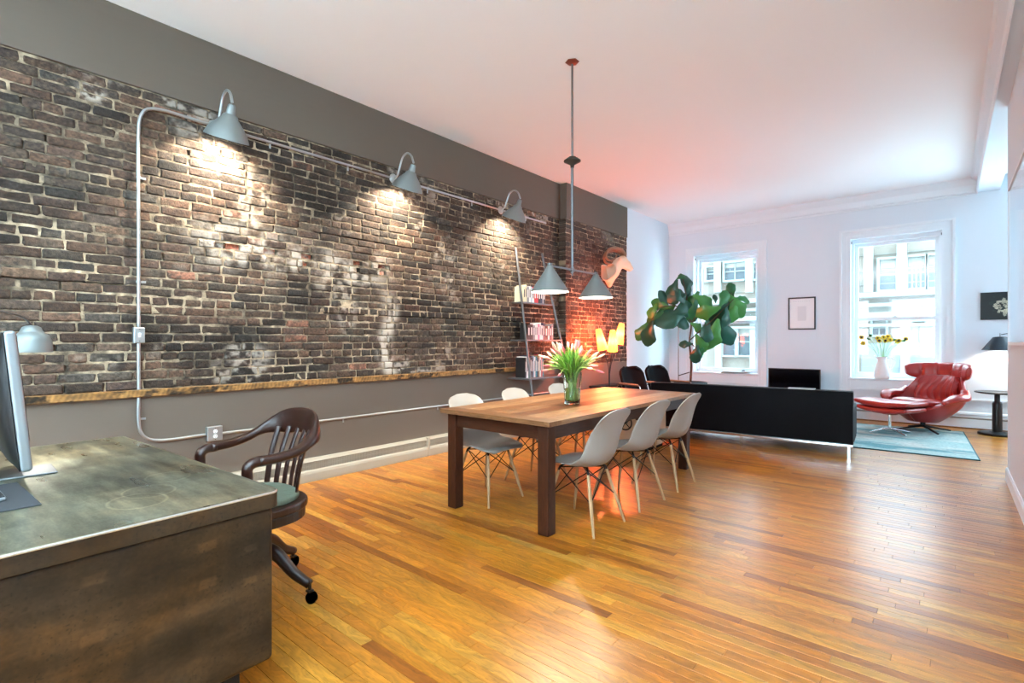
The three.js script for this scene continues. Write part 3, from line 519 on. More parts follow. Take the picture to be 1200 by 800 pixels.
// ---------------------------------------------------------------- wall lamps and conduit
const sconceZ = [-1.567, -3.287, -4.978];
{
  const build = (z, label) => {
    const s = thing('gooseneck_lamp', label, 'lamp', [LEFT, 2.98, z], 0, 'gooseneck lamps on the brick wall');
    part(s, 'wall_plate', moved(lathe([[0.0001, 0.03], [0.02, 0.028], [0.045, 0.012], [0.052, 0.004], [0.052, 0], [0.0001, 0]], 28).rotateZ(-Math.PI / 2), 0.006, 0, 0), M.galv);
    const tilt = 0.42, neck = V(0.335, 0.075, 0);
    part(s, 'arm', rod([[0.025, 0, 0], [0.07, 0.02, 0], [0.115, 0.10, 0], [0.165, 0.19, 0], [0.235, 0.215, 0], [0.30, 0.175, 0], [neck.x + 0.005, neck.y + 0.015, 0]], 0.0105, { rad: 10, seg: 36 }), M.galv);
    const h = new THREE.Group(); h.position.copy(neck); h.rotation.z = -tilt; // opening leans back towards the wall
    const turn = (g) => g.rotateZ(-tilt).translate(neck.x, neck.y, 0);
    const sh = part(s, 'shade', turn(lathe([[0.0001, 0.006], [0.018, 0.004], [0.027, -0.008], [0.034, -0.065], [0.037, -0.07], [0.052, -0.078], [0.058, -0.098], [0.10, -0.146], [0.136, -0.195], [0.156, -0.245], [0.157, -0.25], [0.153, -0.25], [0.132, -0.196], [0.096, -0.149], [0.053, -0.101], [0.03, -0.08]], 40)), M.shadeGalv);
    part(sh, 'lining', turn(lathe([[0.03, -0.082], [0.0525, -0.1025], [0.0955, -0.1505], [0.1315, -0.1975], [0.1525, -0.2505]], 40)), M.shadeInside, 'white inside of the shade');
    part(sh, 'bulb', turn(moved(new THREE.SphereGeometry(0.032, 16, 12), 0, -0.15, 0)), bulbMat(WARM, 8));
    const q = V(0, -0.15, 0).applyAxisAngle(V(0, 0, 1), -tilt).add(neck).add(s.position), aim = V(0, -1, 0).applyAxisAngle(V(0, 0, 1), -tilt).add(q);
    const l = new THREE.SpotLight(WARM, SCONCE, 0, 1.12, 0.5); l.position.copy(q); l.target.position.copy(aim); l.shadow.radius = 1.6; scene.add(l, l.target);
  };
  build(sconceZ[0], 'grey gooseneck wall lamp at the bend of the conduit');
  build(sconceZ[1], 'grey gooseneck wall lamp in the middle of the three on the brick wall');
  build(sconceZ[2], 'grey gooseneck wall lamp above the ladder shelf');
  const X = LEFT + 0.018, c = thing('electrical_conduit', 'galvanised metal conduit running up and along the brick wall between the lamps', 'conduit', [0, 0, 0]);
  part(c, 'riser', rod([[X, 1.373, -1.058], [X, 2.0, -1.058], [X, 2.80, -1.058], [X, 2.885, -1.067], [X, 2.955, -1.105], [X, 2.98, -1.18], [X, 2.98, -1.512]], 0.0115, { rad: 10, seg: 60 }), M.galv);
  part(c, 'riser', rod([[X, 0.925, -1.058], [X, 1.257, -1.058]], 0.0115, { rad: 10 }), M.galv);
  part(c, 'run', rod([[X, 2.98, -1.622], [X, 2.98, -3.232]], 0.0115, { rad: 10 }), M.galv);
  part(c, 'run', rod([[X, 2.98, -3.342], [X, 2.98, -4.923]], 0.0115, { rad: 10 }), M.galv);
  part(c, 'run', rod([[X, 2.98, -5.033], [X, 2.98, -5.95]], 0.0115, { rad: 10 }), M.galv);
  for (const z of [-2.0, -2.75, -3.75, -4.45, -5.5]) part(c, 'strap', join(moved(rbox(0.008, 0.06, 0.016, 0.002), LEFT + 0.005, 2.96, z), moved(cyl(0.0135, 0.0135, 0.016, 12).rotateX(Math.PI / 2), X, 2.98, z)), M.galv);
  for (const y of [1.7, 2.45]) part(c, 'strap', join(moved(rbox(0.008, 0.016, 0.06, 0.002), LEFT + 0.005, y, -1.075), moved(cyl(0.0135, 0.0135, 0.016, 12), X, y, -1.058)), M.galv);
  const d = thing('low_conduit', 'thin metal conduit bending below the ledge and running along the grey dado', 'conduit', [0, 0, 0]);
  part(d, 'drop', rod([[X, 0.868, -1.058], [X, 0.70, -1.058], [X, 0.62, -1.07], [X, 0.565, -1.11], [X, 0.54, -1.19], [X, 0.54, -1.494]], 0.0115, { rad: 10, seg: 40 }), M.galv);
  part(d, 'run', rod([[X, 0.535, -1.612], [X, 0.53, -6.29]], 0.0105, { rad: 10 }), M.galv);
  for (const z of [-2.7, -3.9, -5.2]) part(d, 'strap', join(moved(rbox(0.006, 0.05, 0.016, 0.002), LEFT + 0.004, 0.515, z), moved(cyl(0.0125, 0.0125, 0.016, 12).rotateX(Math.PI / 2), X, 0.534, z)), M.galv);
  part(d, 'strap', join(moved(rbox(0.006, 0.016, 0.05, 0.002), LEFT + 0.004, 0.71, -1.08), moved(cyl(0.0125, 0.0125, 0.016, 12), X, 0.71, -1.058)), M.galv);
  const plate = (name, label, y, z, w, h, outlet) => {
    const b = thing(name, label, outlet ? 'outlet' : 'switch', [LEFT + (outlet ? 0 : 0.002), y, z]);
    part(b, 'box', moved(rbox(0.045, h, w, 0.006, 2), 0.0235, 0, 0), M.galv);
    part(b, 'cover', moved(rbox(0.004, h - 0.006, w - 0.006, 0.002), 0.048, 0, 0), M.galv);
    if (outlet) for (const s of [-1, 1]) { const f = part(b, 'socket', moved(cyl(0.0155, 0.0155, 0.004, 20).rotateZ(Math.PI / 2), 0.0515, s * 0.0195, 0.0), M.white, 'white socket face'); part(f, 'slot', join(moved(rbox(0.001, 0.009, 0.002, 0.0004), 0.0538, s * 0.0195 + 0.002, 0.005), moved(rbox(0.001, 0.009, 0.002, 0.0004), 0.0538, s * 0.0195 + 0.002, -0.005), moved(rbox(0.001, 0.004, 0.004, 0.0004), 0.0538, s * 0.0195 - 0.008, 0)), M.black); }
    else { part(b, 'toggle', moved(rbox(0.014, 0.012, 0.007, 0.002).rotateZ(0.4), 0.056, 0.004, 0), M.white); part(b, 'toggle_plate', moved(rbox(0.003, 0.03, 0.016, 0.001), 0.0505, 0, 0), M.white); }
    for (const s of [-1, 1]) part(b, 'screw', moved(cyl(0.0035, 0.0035, 0.003, 10).rotateZ(Math.PI / 2), 0.051, s * (h / 2 - 0.014), 0), M.steel);
  };
  plate('light_switch', 'metal switch box on the vertical conduit above the ledge', 1.315, -1.056, 0.068, 0.112, false);
  plate('power_outlet', 'square metal double outlet box on the grey dado behind the wooden chair', 0.543, -1.553, 0.112, 0.115, true);
}

// ---------------------------------------------------------------- baseboard heater
{
  const h = thing('baseboard_heater', 'long cream metal baseboard heater along the foot of the grey dado', 'heater', [LEFT, 0, 0]);
  const z0 = -6.25, z1 = -1.15, cream = std(0xa8a292, 0.5), X = 0;
  part(h, 'back_panel', box(0.001, 0.008, 0.0, 0.205, z0, z1), cream);
  part(h, 'top_hood', extrudeZ([[0.008, 0.195], [0.008, 0.205], [0.03, 0.205], [0.052, 0.178], [0.049, 0.175], [0.028, 0.197]].reverse(), z0, z1), cream);
  part(h, 'front_cover', extrudeZ([[0.062, 0.0], [0.066, 0.02], [0.068, 0.075], [0.062, 0.095], [0.050, 0.107], [0.048, 0.104], [0.058, 0.092], [0.063, 0.075], [0.061, 0.02], [0.057, 0.0]], z0, z1), cream);
  part(h, 'element', box(0.012, 0.04, 0.04, 0.10, z0, z1), std(0x3b352c, 0.7));
  const bars = []; for (let z = z1 - 0.02; z > z0 + 0.02; z -= 0.014) bars.push(moved(new THREE.BoxGeometry(0.003, 0.078, 0.006), 0.0495, 0.141, z));
  const gr = part(h, 'grille', join(bars, box(0.048, 0.051, 0.138, 0.143, z0, z1)), cream, 'finely slotted outlet grille'); gr.userData.kind = 'stuff';
  for (const z of [z0, -3.72, z1]) part(h, 'seam_cover', moved(rbox(0.07, 0.208, 0.03, 0.006), 0.036, 0.104, z), cream);
}

// ---------------------------------------------------------------- steel desk and what stands on it
const DESKTOP = 0.74, SPOTS = [[0.491, 0.82, 0.03, 0.022], [0.213, 0.82, 0.028, 0.022], [0.084, 0.754, 0.024, 0.018], [0.083, 0.604, 0.024, 0.018], [0.212, 0.659, 0.028, 0.024], [0.493, 0.60, 0.028, 0.022]];
{
  const d = thing('steel_desk', 'large raw steel desk with a worn patinated top and rounded corners', 'desk', [-1.835, 0, -0.845], 0.05);
  const L = 1.68, D = 1.05; // runs to -x and +z from the corner
  const topTex = makeTexture(1536, 960, (u, v) => {
    const n = fbm(u * 5, v * 4, 5, 201), s = fbm(u * 9, v * 34, 4, 205), w = fbm(u * 22 + 3 * n, v * 9, 4, 206), f = fbm(u * 140, v * 260, 2, 207);
    let k = 0.88 + 0.46 * (s - 0.5) + 0.5 * (n - 0.5) + 0.22 * (w - 0.5) + 0.14 * (f - 0.5);
    const ring = (cu, cv, ru, rv) => { const q = Math.hypot((u - cu) / ru, (v - cv) / rv) + 0.12 * (n - 0.5); return smooth(0.86, 0.95, q) * smooth(1.04, 0.97, q) * 0.16 + smooth(0.9, 0.5, q) * 0.05; };
    k += ring(0.80, 0.27, 0.055, 0.075) + ring(0.86, 0.33, 0.06, 0.08) + ring(0.70, 0.16, 0.05, 0.07);
    const c = smooth(0.3, 0.7, fbm(u * 5 + 3, v * 6, 4, 211));
    return [lerp(172, 190, c) * k, lerp(178, 186, c) * k, lerp(158, 156, c) * k];
  });
  const sideTex = makeTexture(1024, 768, (u, v) => {
    const n = fbm(u * 3, v * 9, 5, 221), m = fbm(u * 6, v * 5, 4, 225), sc = fbm(u * 30, v * 2.5, 3, 229), f = fbm(u * 120, v * 90, 2, 231), pit = fbm(u * 130, v * 110, 2, 233);
    let k = 0.62 + 0.75 * (n - 0.5) + 0.38 * (m - 0.5) + 0.14 * (sc - 0.5) + 0.14 * (f - 0.5) - 0.16 * smooth(0.68, 0.85, pit) * smooth(0.4, 0.65, m);
    // pale ground-down weld spots
    for (const [cu, cv, ru, rv] of SPOTS) { const q = Math.max(Math.abs(u - cu) / ru, Math.abs(v - cv) / rv) + 0.45 * (fbm(u * 40, v * 40, 2, 237) - 0.5); k += 0.17 * smooth(1.1, 0.6, q); }
    const warm = smooth(0.35, 0.7, fbm(u * 4 + 7, v * 3, 4, 239));
    return [lerp(94, 108, warm) * k, lerp(73, 75, warm) * k, lerp(48, 36, warm) * k];
  });
  const topM = std(0xffffff, 0.30, 0.75, { map: topTex, roughnessMap: makeTexture(512, 320, (u, v) => grey(140 + 110 * (fbm(u * 6, v * 12, 4, 241) - 0.5)), false), bumpMap: tiled(plasterBump, 3, 2), bumpScale: 0.0012 });
  topM.roughness = 0.62; topM.metalness = 0.9;
  const sideM = std(0xffffff, 0.55, 0.45, { map: sideTex, bumpMap: tiled(plasterBump, 3, 2), bumpScale: 0.001 });
  const plan = (o, rr) => { const s = new THREE.Shape(), x0 = -L - o, x1 = o, y0 = -D - o, y1 = o, r = rr; s.moveTo(x0 + r, y0); s.lineTo(x1 - r, y0); s.absarc(x1 - r, y0 + r, r, -Math.PI / 2, 0); s.lineTo(x1, y1 - r); s.absarc(x1 - r, y1 - r, r, 0, Math.PI / 2); s.lineTo(x0 + r, y1); s.absarc(x0 + r, y1 - r, r, Math.PI / 2, Math.PI); s.lineTo(x0, y0 + r); s.absarc(x0 + r, y0 + r, r, Math.PI, Math.PI * 1.5); return s; };
  const slab = (o, rr, h, bev) => clean(new THREE.ExtrudeGeometry(plan(o - bev, rr), { depth: h - 2 * bev, bevelEnabled: bev > 0, bevelSize: bev, bevelThickness: bev, bevelSegments: 2, curveSegments: 8 })).rotateX(-Math.PI / 2); // shape y -> -z
  const uvPlan = (g) => { const p = g.attributes.position, n = g.attributes.normal, uv = []; for (let i = 0; i < p.count; i++) Math.abs(n.getY(i)) > 0.6 ? uv.push((p.getX(i) + L) / L, p.getZ(i) / D) : uv.push(Math.abs(n.getX(i)) > 0.6 ? p.getZ(i) / D : (p.getX(i) + L) / L, p.getY(i) / 0.74); g.setAttribute('uv', new THREE.Float32BufferAttribute(uv, 2)); return g; };
  const top = part(d, 'desk_top', uvPlan(moved(slab(0.0115, 0.035, 0.008, 0.0008), 0, DESKTOP - 0.0072, 0)), topM, 'worn steel top');
  part(top, 'rubbed_edge', moved(slab(0.0145, 0.035, 0.0085, 0.003), 0, DESKTOP - 0.0063, 0), std(0xd9dad4, 0.28, 0.9), 'bright rubbed edge of the top');
  part(top, 'edge_band', uvPlan(moved(slab(0.0135, 0.035, 0.05, 0.001), 0, DESKTOP - 0.0575, 0)), sideM);
  // body panels, open below on a recessed plinth
  part(d, 'side_panel', uvPlan(metric(moved(rbox(0.045, 0.545, D - 0.01, 0.018, 3), -0.024, 0.4095, D / 2), 2)), sideM, 'brown patinated steel panel with pale ground spots');
  part(d, 'side_panel', uvPlan(metric(moved(rbox(0.03, 0.545, D - 0.01, 0.012, 3), -L + 0.016, 0.4095, D / 2), 2)), sideM);
  part(d, 'back_panel', uvPlan(metric(moved(rbox(L - 0.08, 0.5, 0.02, 0.004), -L / 2, 0.42, D - 0.03), 0)), sideM);
  part(d, 'drawer_case', uvPlan(metric(moved(rbox(0.42, 0.5, 0.72, 0.006), -0.27, 0.42, 0.5), 0)), sideM);
  for (const [x, z] of [[-0.1, 0.12], [-L + 0.1, 0.12], [-0.1, D - 0.1], [-L + 0.1, D - 0.1]]) part(d, 'foot', moved(rbox(0.06, 0.15, 0.06, 0.006), x, 0.075, z), M.blackMatte);
}
{
  // computer seen from its edge
  const c = thing('computer', 'silver edged all-in-one computer with a black curved back on the steel desk', 'computer', [-2.83, DESKTOP, -0.275], Math.PI - 0.03);
  const alu = std(0x949a9d, 0.42, 0.7), W = 0.57, H = 0.515, lean = (g) => g.rotateX(-0.09);
  const body = part(c, 'housing', lean(moved(rbox(W, H, 0.034, 0.012, 3), 0, 0.055 + H / 2, 0.01)), alu);
  part(body, 'screen', lean(moved(rbox(W - 0.03, H - 0.13, 0.002, 0.0008), 0, 0.055 + H / 2 + 0.045, 0.0275)), std(0x05070a, 0.08), 'dark glossy screen');
  part(body, 'back_shell', lean(sheet((u, v) => { const a = u, b = v * 2 - 1, q = (1 - Math.pow(Math.abs(a), 2.5)) * (1 - Math.pow(Math.abs(b), 2.5)); return V(a * (W / 2 - 0.006), 0.055 + H / 2 + b * (H / 2 - 0.006), -0.008 - 0.052 * Math.pow(Math.max(0, q), 0.6)); }, 20, 20, 0.003)), std(0x0a0c0f, 0.35), 'black curved back');
  part(c, 'stand', join(moved(rbox(0.19, 0.007, 0.20, 0.003), 0, 0.0045, 0.01), moved(rbox(0.19, 0.20, 0.007, 0.003).rotateX(0.25), 0, 0.106, -0.065)), alu);
  part(c, 'power_cord', rod([[0, 0.14, -0.06], [0, 0.05, -0.12], [0.06, 0.006, -0.2], [0.2, 0.005, -0.3]], 0.004, { rad: 6, seg: 20 }), M.black);
  solo('desk_mat', 'dark grey desk mat under the keyboard on the steel desk', 'mat', moved(rbox(0.42, 0.004, 0.26, 0.0018), 0, 0.002, 0), std(0x33373b, 0.7), [-2.44, DESKTOP + 0.0005, -0.135], 0.04);
  const k = thing('keyboard', 'thin silver keyboard with dark keys lying on the desk mat', 'keyboard', [-2.505, DESKTOP + 0.0046, -0.14], 0.04);
  part(k, 'base', moved(rbox(0.29, 0.012, 0.115, 0.004), 0, 0.007, 0), alu);
  for (let r = 0; r < 5; r++) for (let q = 0; q < 12; q++) part(k, 'key', moved(rbox(0.0195, 0.004, 0.0175, 0.001), -0.129 + q * 0.0235, 0.0145, -0.044 + r * 0.0215), M.blackMatte);
}
{
  const l = thing('desk_lamp', 'small metal desk lamp with a rounded bell shade behind the computer', 'lamp', [-3.30, DESKTOP, -0.16]);
  part(l, 'base', lathe([[0.0001, 0.03], [0.03, 0.028], [0.085, 0.012], [0.09, 0.004], [0.09, 0], [0.0001, 0]], 32), M.shadeGalv);
  const S = V(-0.255, 0.475, -0.235);
  part(l, 'lower_arm', rod([[0, 0.02, 0], [0.06, 0.36, 0.03]], 0.0055, { rad: 8 }), M.steel);
  part(l, 'upper_arm', rod([[0.06, 0.36, 0.03], [-0.09, 0.66, -0.06], [-0.2, 0.655, -0.19], [S.x, S.y + 0.14, S.z]], 0.005, { rad: 8, seg: 30 }), M.steel);
  part(l, 'knob', moved(cyl(0.012, 0.012, 0.03, 12).rotateX(Math.PI / 2), 0.06, 0.36, 0.03), M.blackMatte);
  const sh = part(l, 'shade', moved(lathe([[0.0001, 0.138], [0.022, 0.136], [0.036, 0.128], [0.044, 0.11], [0.05, 0.098], [0.068, 0.088], [0.079, 0.062], [0.083, 0.02], [0.083, 0.0], [0.080, 0.0], [0.080, 0.02], [0.076, 0.06], [0.066, 0.084], [0.046, 0.094]], 36), S.x, S.y, S.z), M.shadeGalv);
  part(sh, 'bulb', moved(new THREE.SphereGeometry(0.028, 14, 10), S.x, S.y + 0.035, S.z), bulbMat(SOFT, 9));
  const q = S.clone().add(l.position), li = new THREE.SpotLight(SOFT, DESK, 0, 1.25, 0.4); li.position.set(q.x, q.y + 0.035, q.z); li.target.position.set(q.x, 0, q.z); li.shadow.radius = 1.4; scene.add(li, li.target);
}

// ---------------------------------------------------------------- wooden swivel chair at the desk
{
  const c = thing('swivel_armchair', 'dark wooden banker swivel armchair with a slatted back and green cushion', 'chair', [-2.66, 0, -1.10], 0.06);
  const w = wood(0x35170e, 0.34, { clearcoat: 0.25, clearcoatRoughness: 0.25 }), wd = wood(0x26110a, 0.42, { clearcoat: 0.12, clearcoatRoughness: 0.3 });
  const seat = (r0, y0, y1, e) => { const fr = [], n = 40, s = new THREE.Shape(); for (let i = 0; i < n; i++) { const a = i / n * TAU, x = r0 * spow(Math.cos(a), 0.8), y = (r0 - 0.005) * spow(Math.sin(a), 0.8); i ? s.lineTo(x, y) : s.moveTo(x, y); } s.closePath(); return moved(clean(new THREE.ExtrudeGeometry(s, { depth: y1 - y0 - 2 * e, bevelEnabled: true, bevelSize: e, bevelThickness: e, bevelSegments: 3 })).rotateX(-Math.PI / 2), 0, y0 + e, 0); };
  part(c, 'seat', metric(seat(0.245, 0.435, 0.475, 0.010)), w);
  part(c, 'seat_rim', metric(seat(0.238, 0.385, 0.434, 0.006)), wd);
  part(c, 'cushion', seat(0.205, 0.475, 0.508, 0.013), std(0x5c6656, 0.9, 0, { bumpMap: roughBump, bumpScale: 0.003, sheen: 0.4, sheenColor: new THREE.Color(0x8a917f) }), 'worn green grey cushion');
  // bent top rail that runs on into the arms; local front is +z
  const railPts = [[-0.250, 0.722, 0.085], [-0.262, 0.724, 0.0], [-0.268, 0.742, -0.10], [-0.235, 0.795, -0.205], [-0.13, 0.845, -0.275], [0, 0.858, -0.298], [0.13, 0.845, -0.275], [0.235, 0.795, -0.205], [0.268, 0.742, -0.10], [0.262, 0.724, 0.0], [0.250, 0.722, 0.085]].map((p) => V(...p));
  const curve = new THREE.CatmullRomCurve3(railPts, false, 'centripetal'), fr = [];
  for (let i = 0; i <= 64; i++) { const s = i / 64, p = curve.getPointAt(s), t = curve.getTangentAt(s), back = smooth(0.2, 0.40, s) * smooth(0.8, 0.60, s), up = V(0, 1, 0).addScaledVector(t, -t.y).normalize(), side = t.clone().cross(up); fr.push({ p: p.clone().add(V(0, -0.018 * back, 0)), n: up, b: side, w: lerp(0.021, 0.068, back), h: lerp(0.030, 0.014, back) }); }
  part(c, 'top_rail', sweep(fr, 16, 0.75), w, 'bent rail running from arm to arm');
  for (const s of [-1, 1]) {
    part(c, 'arm_scroll', rod([[s * 0.250, 0.720, 0.06], [s * 0.249, 0.719, 0.105], [s * 0.247, 0.70, 0.132], [s * 0.245, 0.655, 0.133], [s * 0.240, 0.58, 0.125], [s * 0.228, 0.45, 0.12]], (q) => [lerp(0.029, 0.021, q), lerp(0.024, 0.021, q)], { rad: 12, seg: 30, up: V(1, 0, 0) }), w);
  }
  for (let k = -3; k <= 3; k++) { const a = k / 3 * 0.72, xt = 0.275 * Math.sin(a) * 0.86, zt = -0.03 - 0.268 * Math.cos(a) , xb = 0.225 * Math.sin(a), zb = -0.205 * Math.cos(a); part(c, 'slat', rod([[xb, 0.455, zb], [xb * 1.0, 0.55, zb - 0.012], [lerp(xb, xt, 0.6), 0.67, lerp(zb, zt, 0.45)], [xt, 0.80, zt]], (q) => [0.0155, 0.0075], { rad: 8, seg: 16, up: V(Math.cos(a), 0, Math.sin(a)) }), w); }
  part(c, 'spindle', moved(cyl(0.022, 0.022, 0.16, 14), 0, 0.31, 0), M.blackMatte);
  part(c, 'swivel_iron', join(moved(rbox(0.30, 0.02, 0.05, 0.004), 0, 0.376, 0), moved(rbox(0.05, 0.02, 0.26, 0.004), 0, 0.378, 0), moved(cyl(0.05, 0.035, 0.05, 16), 0, 0.355, 0)), M.blackMatte);
  part(c, 'hub', moved(lathe([[0.0001, 0.10], [0.03, 0.10], [0.05, 0.08], [0.058, 0.0], [0.05, -0.03], [0.0001, -0.03]], 20), 0, 0.19, 0), wd);
  for (let k = 0; k < 4; k++) {
    const a = -0.42 - k * Math.PI / 2, dir = V(Math.cos(a), 0, -Math.sin(a)).multiply(V(1, 1, 1)), D = V(Math.cos(a), 0, Math.sin(a)), leg = part(c, 'leg', rod([D.clone().multiplyScalar(0.03).setY(0.245), D.clone().multiplyScalar(0.14).setY(0.225), D.clone().multiplyScalar(0.25).setY(0.135), D.clone().multiplyScalar(0.335).setY(0.09)], (q) => [lerp(0.042, 0.021, q), lerp(0.030, 0.023, q)], { rad: 12, seg: 20, up: V(0, 1, 0) }), wd);
    const e = D.clone().multiplyScalar(0.335), side = V(-D.z, 0, D.x);
    part(leg, 'caster', join(cyl(0.028, 0.028, 0.022, 20).rotateX(Math.PI / 2).applyMatrix4(new THREE.Matrix4().makeBasis(D, V(0, 1, 0), side.clone().negate())).translate(e.x + D.x * 0.01, 0.028, e.z + D.z * 0.01), cyl(0.008, 0.008, 0.05, 8).translate(e.x, 0.065, e.z), moved(rbox(0.03, 0.012, 0.03, 0.004), e.x, 0.06, e.z)), M.black, 'black caster');
  }
}

// ---------------------------------------------------------------- ladder shelf and books
{
  const s = thing('ladder_shelf', 'grey metal ladder shelf leaning on the brick wall with three shelves', 'shelf', [0, 0, 0]);
  const m = std(0x6b6c6d, 0.45, 0.6), railX = (y) => lerp(-3.93, LEFT + 0.02, y / 2.53), zl = (y) => lerp(-5.10, -5.27, y / 2.53), zr = (y) => lerp(-6.09, -5.85, y / 2.53);
  part(s, 'rail', rod([[railX(0), 0, zl(0)], [railX(2.53), 2.53, zl(2.53)]], 0.016, { rad: 10 }), m);
  part(s, 'rail', rod([[railX(0), 0, zr(0)], [railX(2.53), 2.53, zr(2.53)]], 0.016, { rad: 10 }), m);
  const r = rng(64), shelves = [1.785, 1.285, 0.785];
  const cols = [['white', 0xe8e6df], ['cream', 0xe2d9b8], ['red', 0xc2303a], ['navy', 0x27364f], ['black', 0x1a1a1c], ['teal', 0x2f7f86], ['pink', 0xd9789a], ['grey', 0x8b8f92], ['pale blue', 0x9db7c8], ['tan', 0xb7966a], ['green', 0x4d7a52], ['orange', 0xcf7a3a]];
  const ORD = ['first', 'second', 'third', 'fourth', 'fifth', 'sixth', 'seventh', 'eighth', 'ninth', 'tenth', 'eleventh', 'twelfth', 'thirteenth', 'fourteenth'], where = ['top', 'middle', 'bottom'], picks = [[1, 1, 7, 0, 8, 0, 2, 2, 4, 3, 7, 4], [4, 4, 7, 0, 0, 6, 0, 0, 3, 4, 0, 3, 7], [4, 0, 10, 3, 4, 8, 0, 5, 3, 9, 0, 2, 5]];
  shelves.forEach((y, n) => {
    const x1 = railX(y) + 0.012, x0 = LEFT + 0.012, za = zl(y) + (n === 2 ? 0.05 : 0.02), zb = zr(y) - 0.02;
    part(s, 'shelf_board', metric(moved(rbox(x1 - x0, 0.022, za - zb, 0.003), (x0 + x1) / 2, y, (za + zb) / 2), 2), m);
    let z = za - 0.05, nth = 0;
    for (const k of picks[n]) {
      const t = (k === 4 && n === 1 ? 0.05 : 0.022) + r() * 0.026, h = n === 2 ? 0.24 + r() * 0.06 : 0.185 + r() * 0.05, w = Math.min(0.13 + r() * 0.04, x1 - x0 - 0.012);
      if (z - t < zb + 0.09) break;
      const size = t > 0.037 ? 'thick' : t < 0.03 ? 'thin' : 'plain';
      const b = thing('book', `${size} ${cols[k][0]} book, ${ORD[nth++]} from the desk end of the ${where[n]} ladder shelf board`, 'book', [x1 - 0.012 - w / 2 - (n === 2 ? 0.088 : 0), y + 0.0112, z - t / 2], 0, `books on the ${where[n]} ladder shelf`);
      part(b, 'cover', join(moved(rbox(w, h, 0.0025, 0.001), 0, h / 2, t / 2 - 0.0013), moved(rbox(w, h, 0.0025, 0.001), 0, h / 2, -t / 2 + 0.0013), moved(rbox(0.003, h, t, 0.0013), w / 2 - 0.0015, h / 2, 0)), std(cols[k][1], 0.5));
      part(b, 'pages', moved(rbox(w - 0.008, h - 0.008, t - 0.005, 0.001), -0.001, h / 2, 0), std(0xe9e4d6, 0.9), 'cream page block');
      part(b, 'spine_title', moved(rbox(0.0006, h * 0.5, t * 0.42, 0.0002), w / 2 + 0.0003, h * 0.55, 0), std(k === 0 || k === 1 ? 0x3b3b40 : 0xe9e6de, 0.5));
      z -= t + 0.002;
    }
  });
}

// ---------------------------------------------------------------- three-shade floor lamp by the pier
{
  const l = thing('floor_lamp', 'black floor lamp with three glowing amber cone shades by the brick pier', 'lamp', [-3.92, 0, -6.87]);
  part(l, 'base', lathe([[0.0001, 0.03], [0.03, 0.028], [0.12, 0.012], [0.125, 0], [0.0001, 0]], 28), M.black);
  part(l, 'stem', rod([[0, 0.02, 0], [0, 0.80, 0]], 0.012, { rad: 10 }), M.black);
  const RV = V(COS, 0, -SIN), FV = V(SIN, 0, COS); // across and towards the table end of the room
  const set = [[-0.135, 1.30, 0.02, -0.26, 0.10], [0.03, 1.28, 0.10, -0.03, 0.22], [0.165, 1.385, -0.02, 0.18, 0.0]];
  const glow = () => new THREE.MeshPhysicalMaterial({ color: 0xf3c067, roughness: 0.9, transmission: 0.45, thickness: 0, emissive: new THREE.Color(1.0, 0.50, 0.12), emissiveIntensity: 0.5, side: THREE.DoubleSide });
  for (const [a, y, f, tr, tf] of set) {
    const axis = V(0, 1, 0).addScaledVector(RV, tr).addScaledVector(FV, tf).normalize(), c = RV.clone().multiplyScalar(a).addScaledVector(FV, f).setY(y), q = new THREE.Quaternion().setFromUnitVectors(V(0, 1, 0), axis);
    const place = (g) => g.applyQuaternion(q).translate(c.x, c.y, c.z), foot = c.clone().addScaledVector(axis, -0.16);
    part(l, 'branch', rod([V(0, 0.72, 0), V(0, 0.86, 0).lerp(foot, 0.25), foot], 0.006, { rad: 8, seg: 14 }), M.black);
    const sh = part(l, 'lamp_shade', place(lathe([[0.078, -0.16], [0.076, -0.13], [0.042, 0.15], [0.036, 0.163], [0.0001, 0.166]], 32)), glow(), 'glowing amber cone shade');
    part(sh, 'cup', place(moved(lathe([[0.0001, -0.165], [0.02, -0.165], [0.07, -0.163], [0.07, -0.158], [0.0001, -0.155]], 24), 0, 0, 0)), std(0xf0dcc0, 0.5), 'pale disc under the shade');
    part(sh, 'lamp_bulb', place(new THREE.SphereGeometry(0.026, 14, 10)), bulbMat(new THREE.Color(1, 0.7, 0.35), 3));
    const p = c.clone().add(l.position), li = new THREE.PointLight(AMBER, SHADE); li.position.copy(p); li.shadow.radius = 1.2; scene.add(li);
  }
}

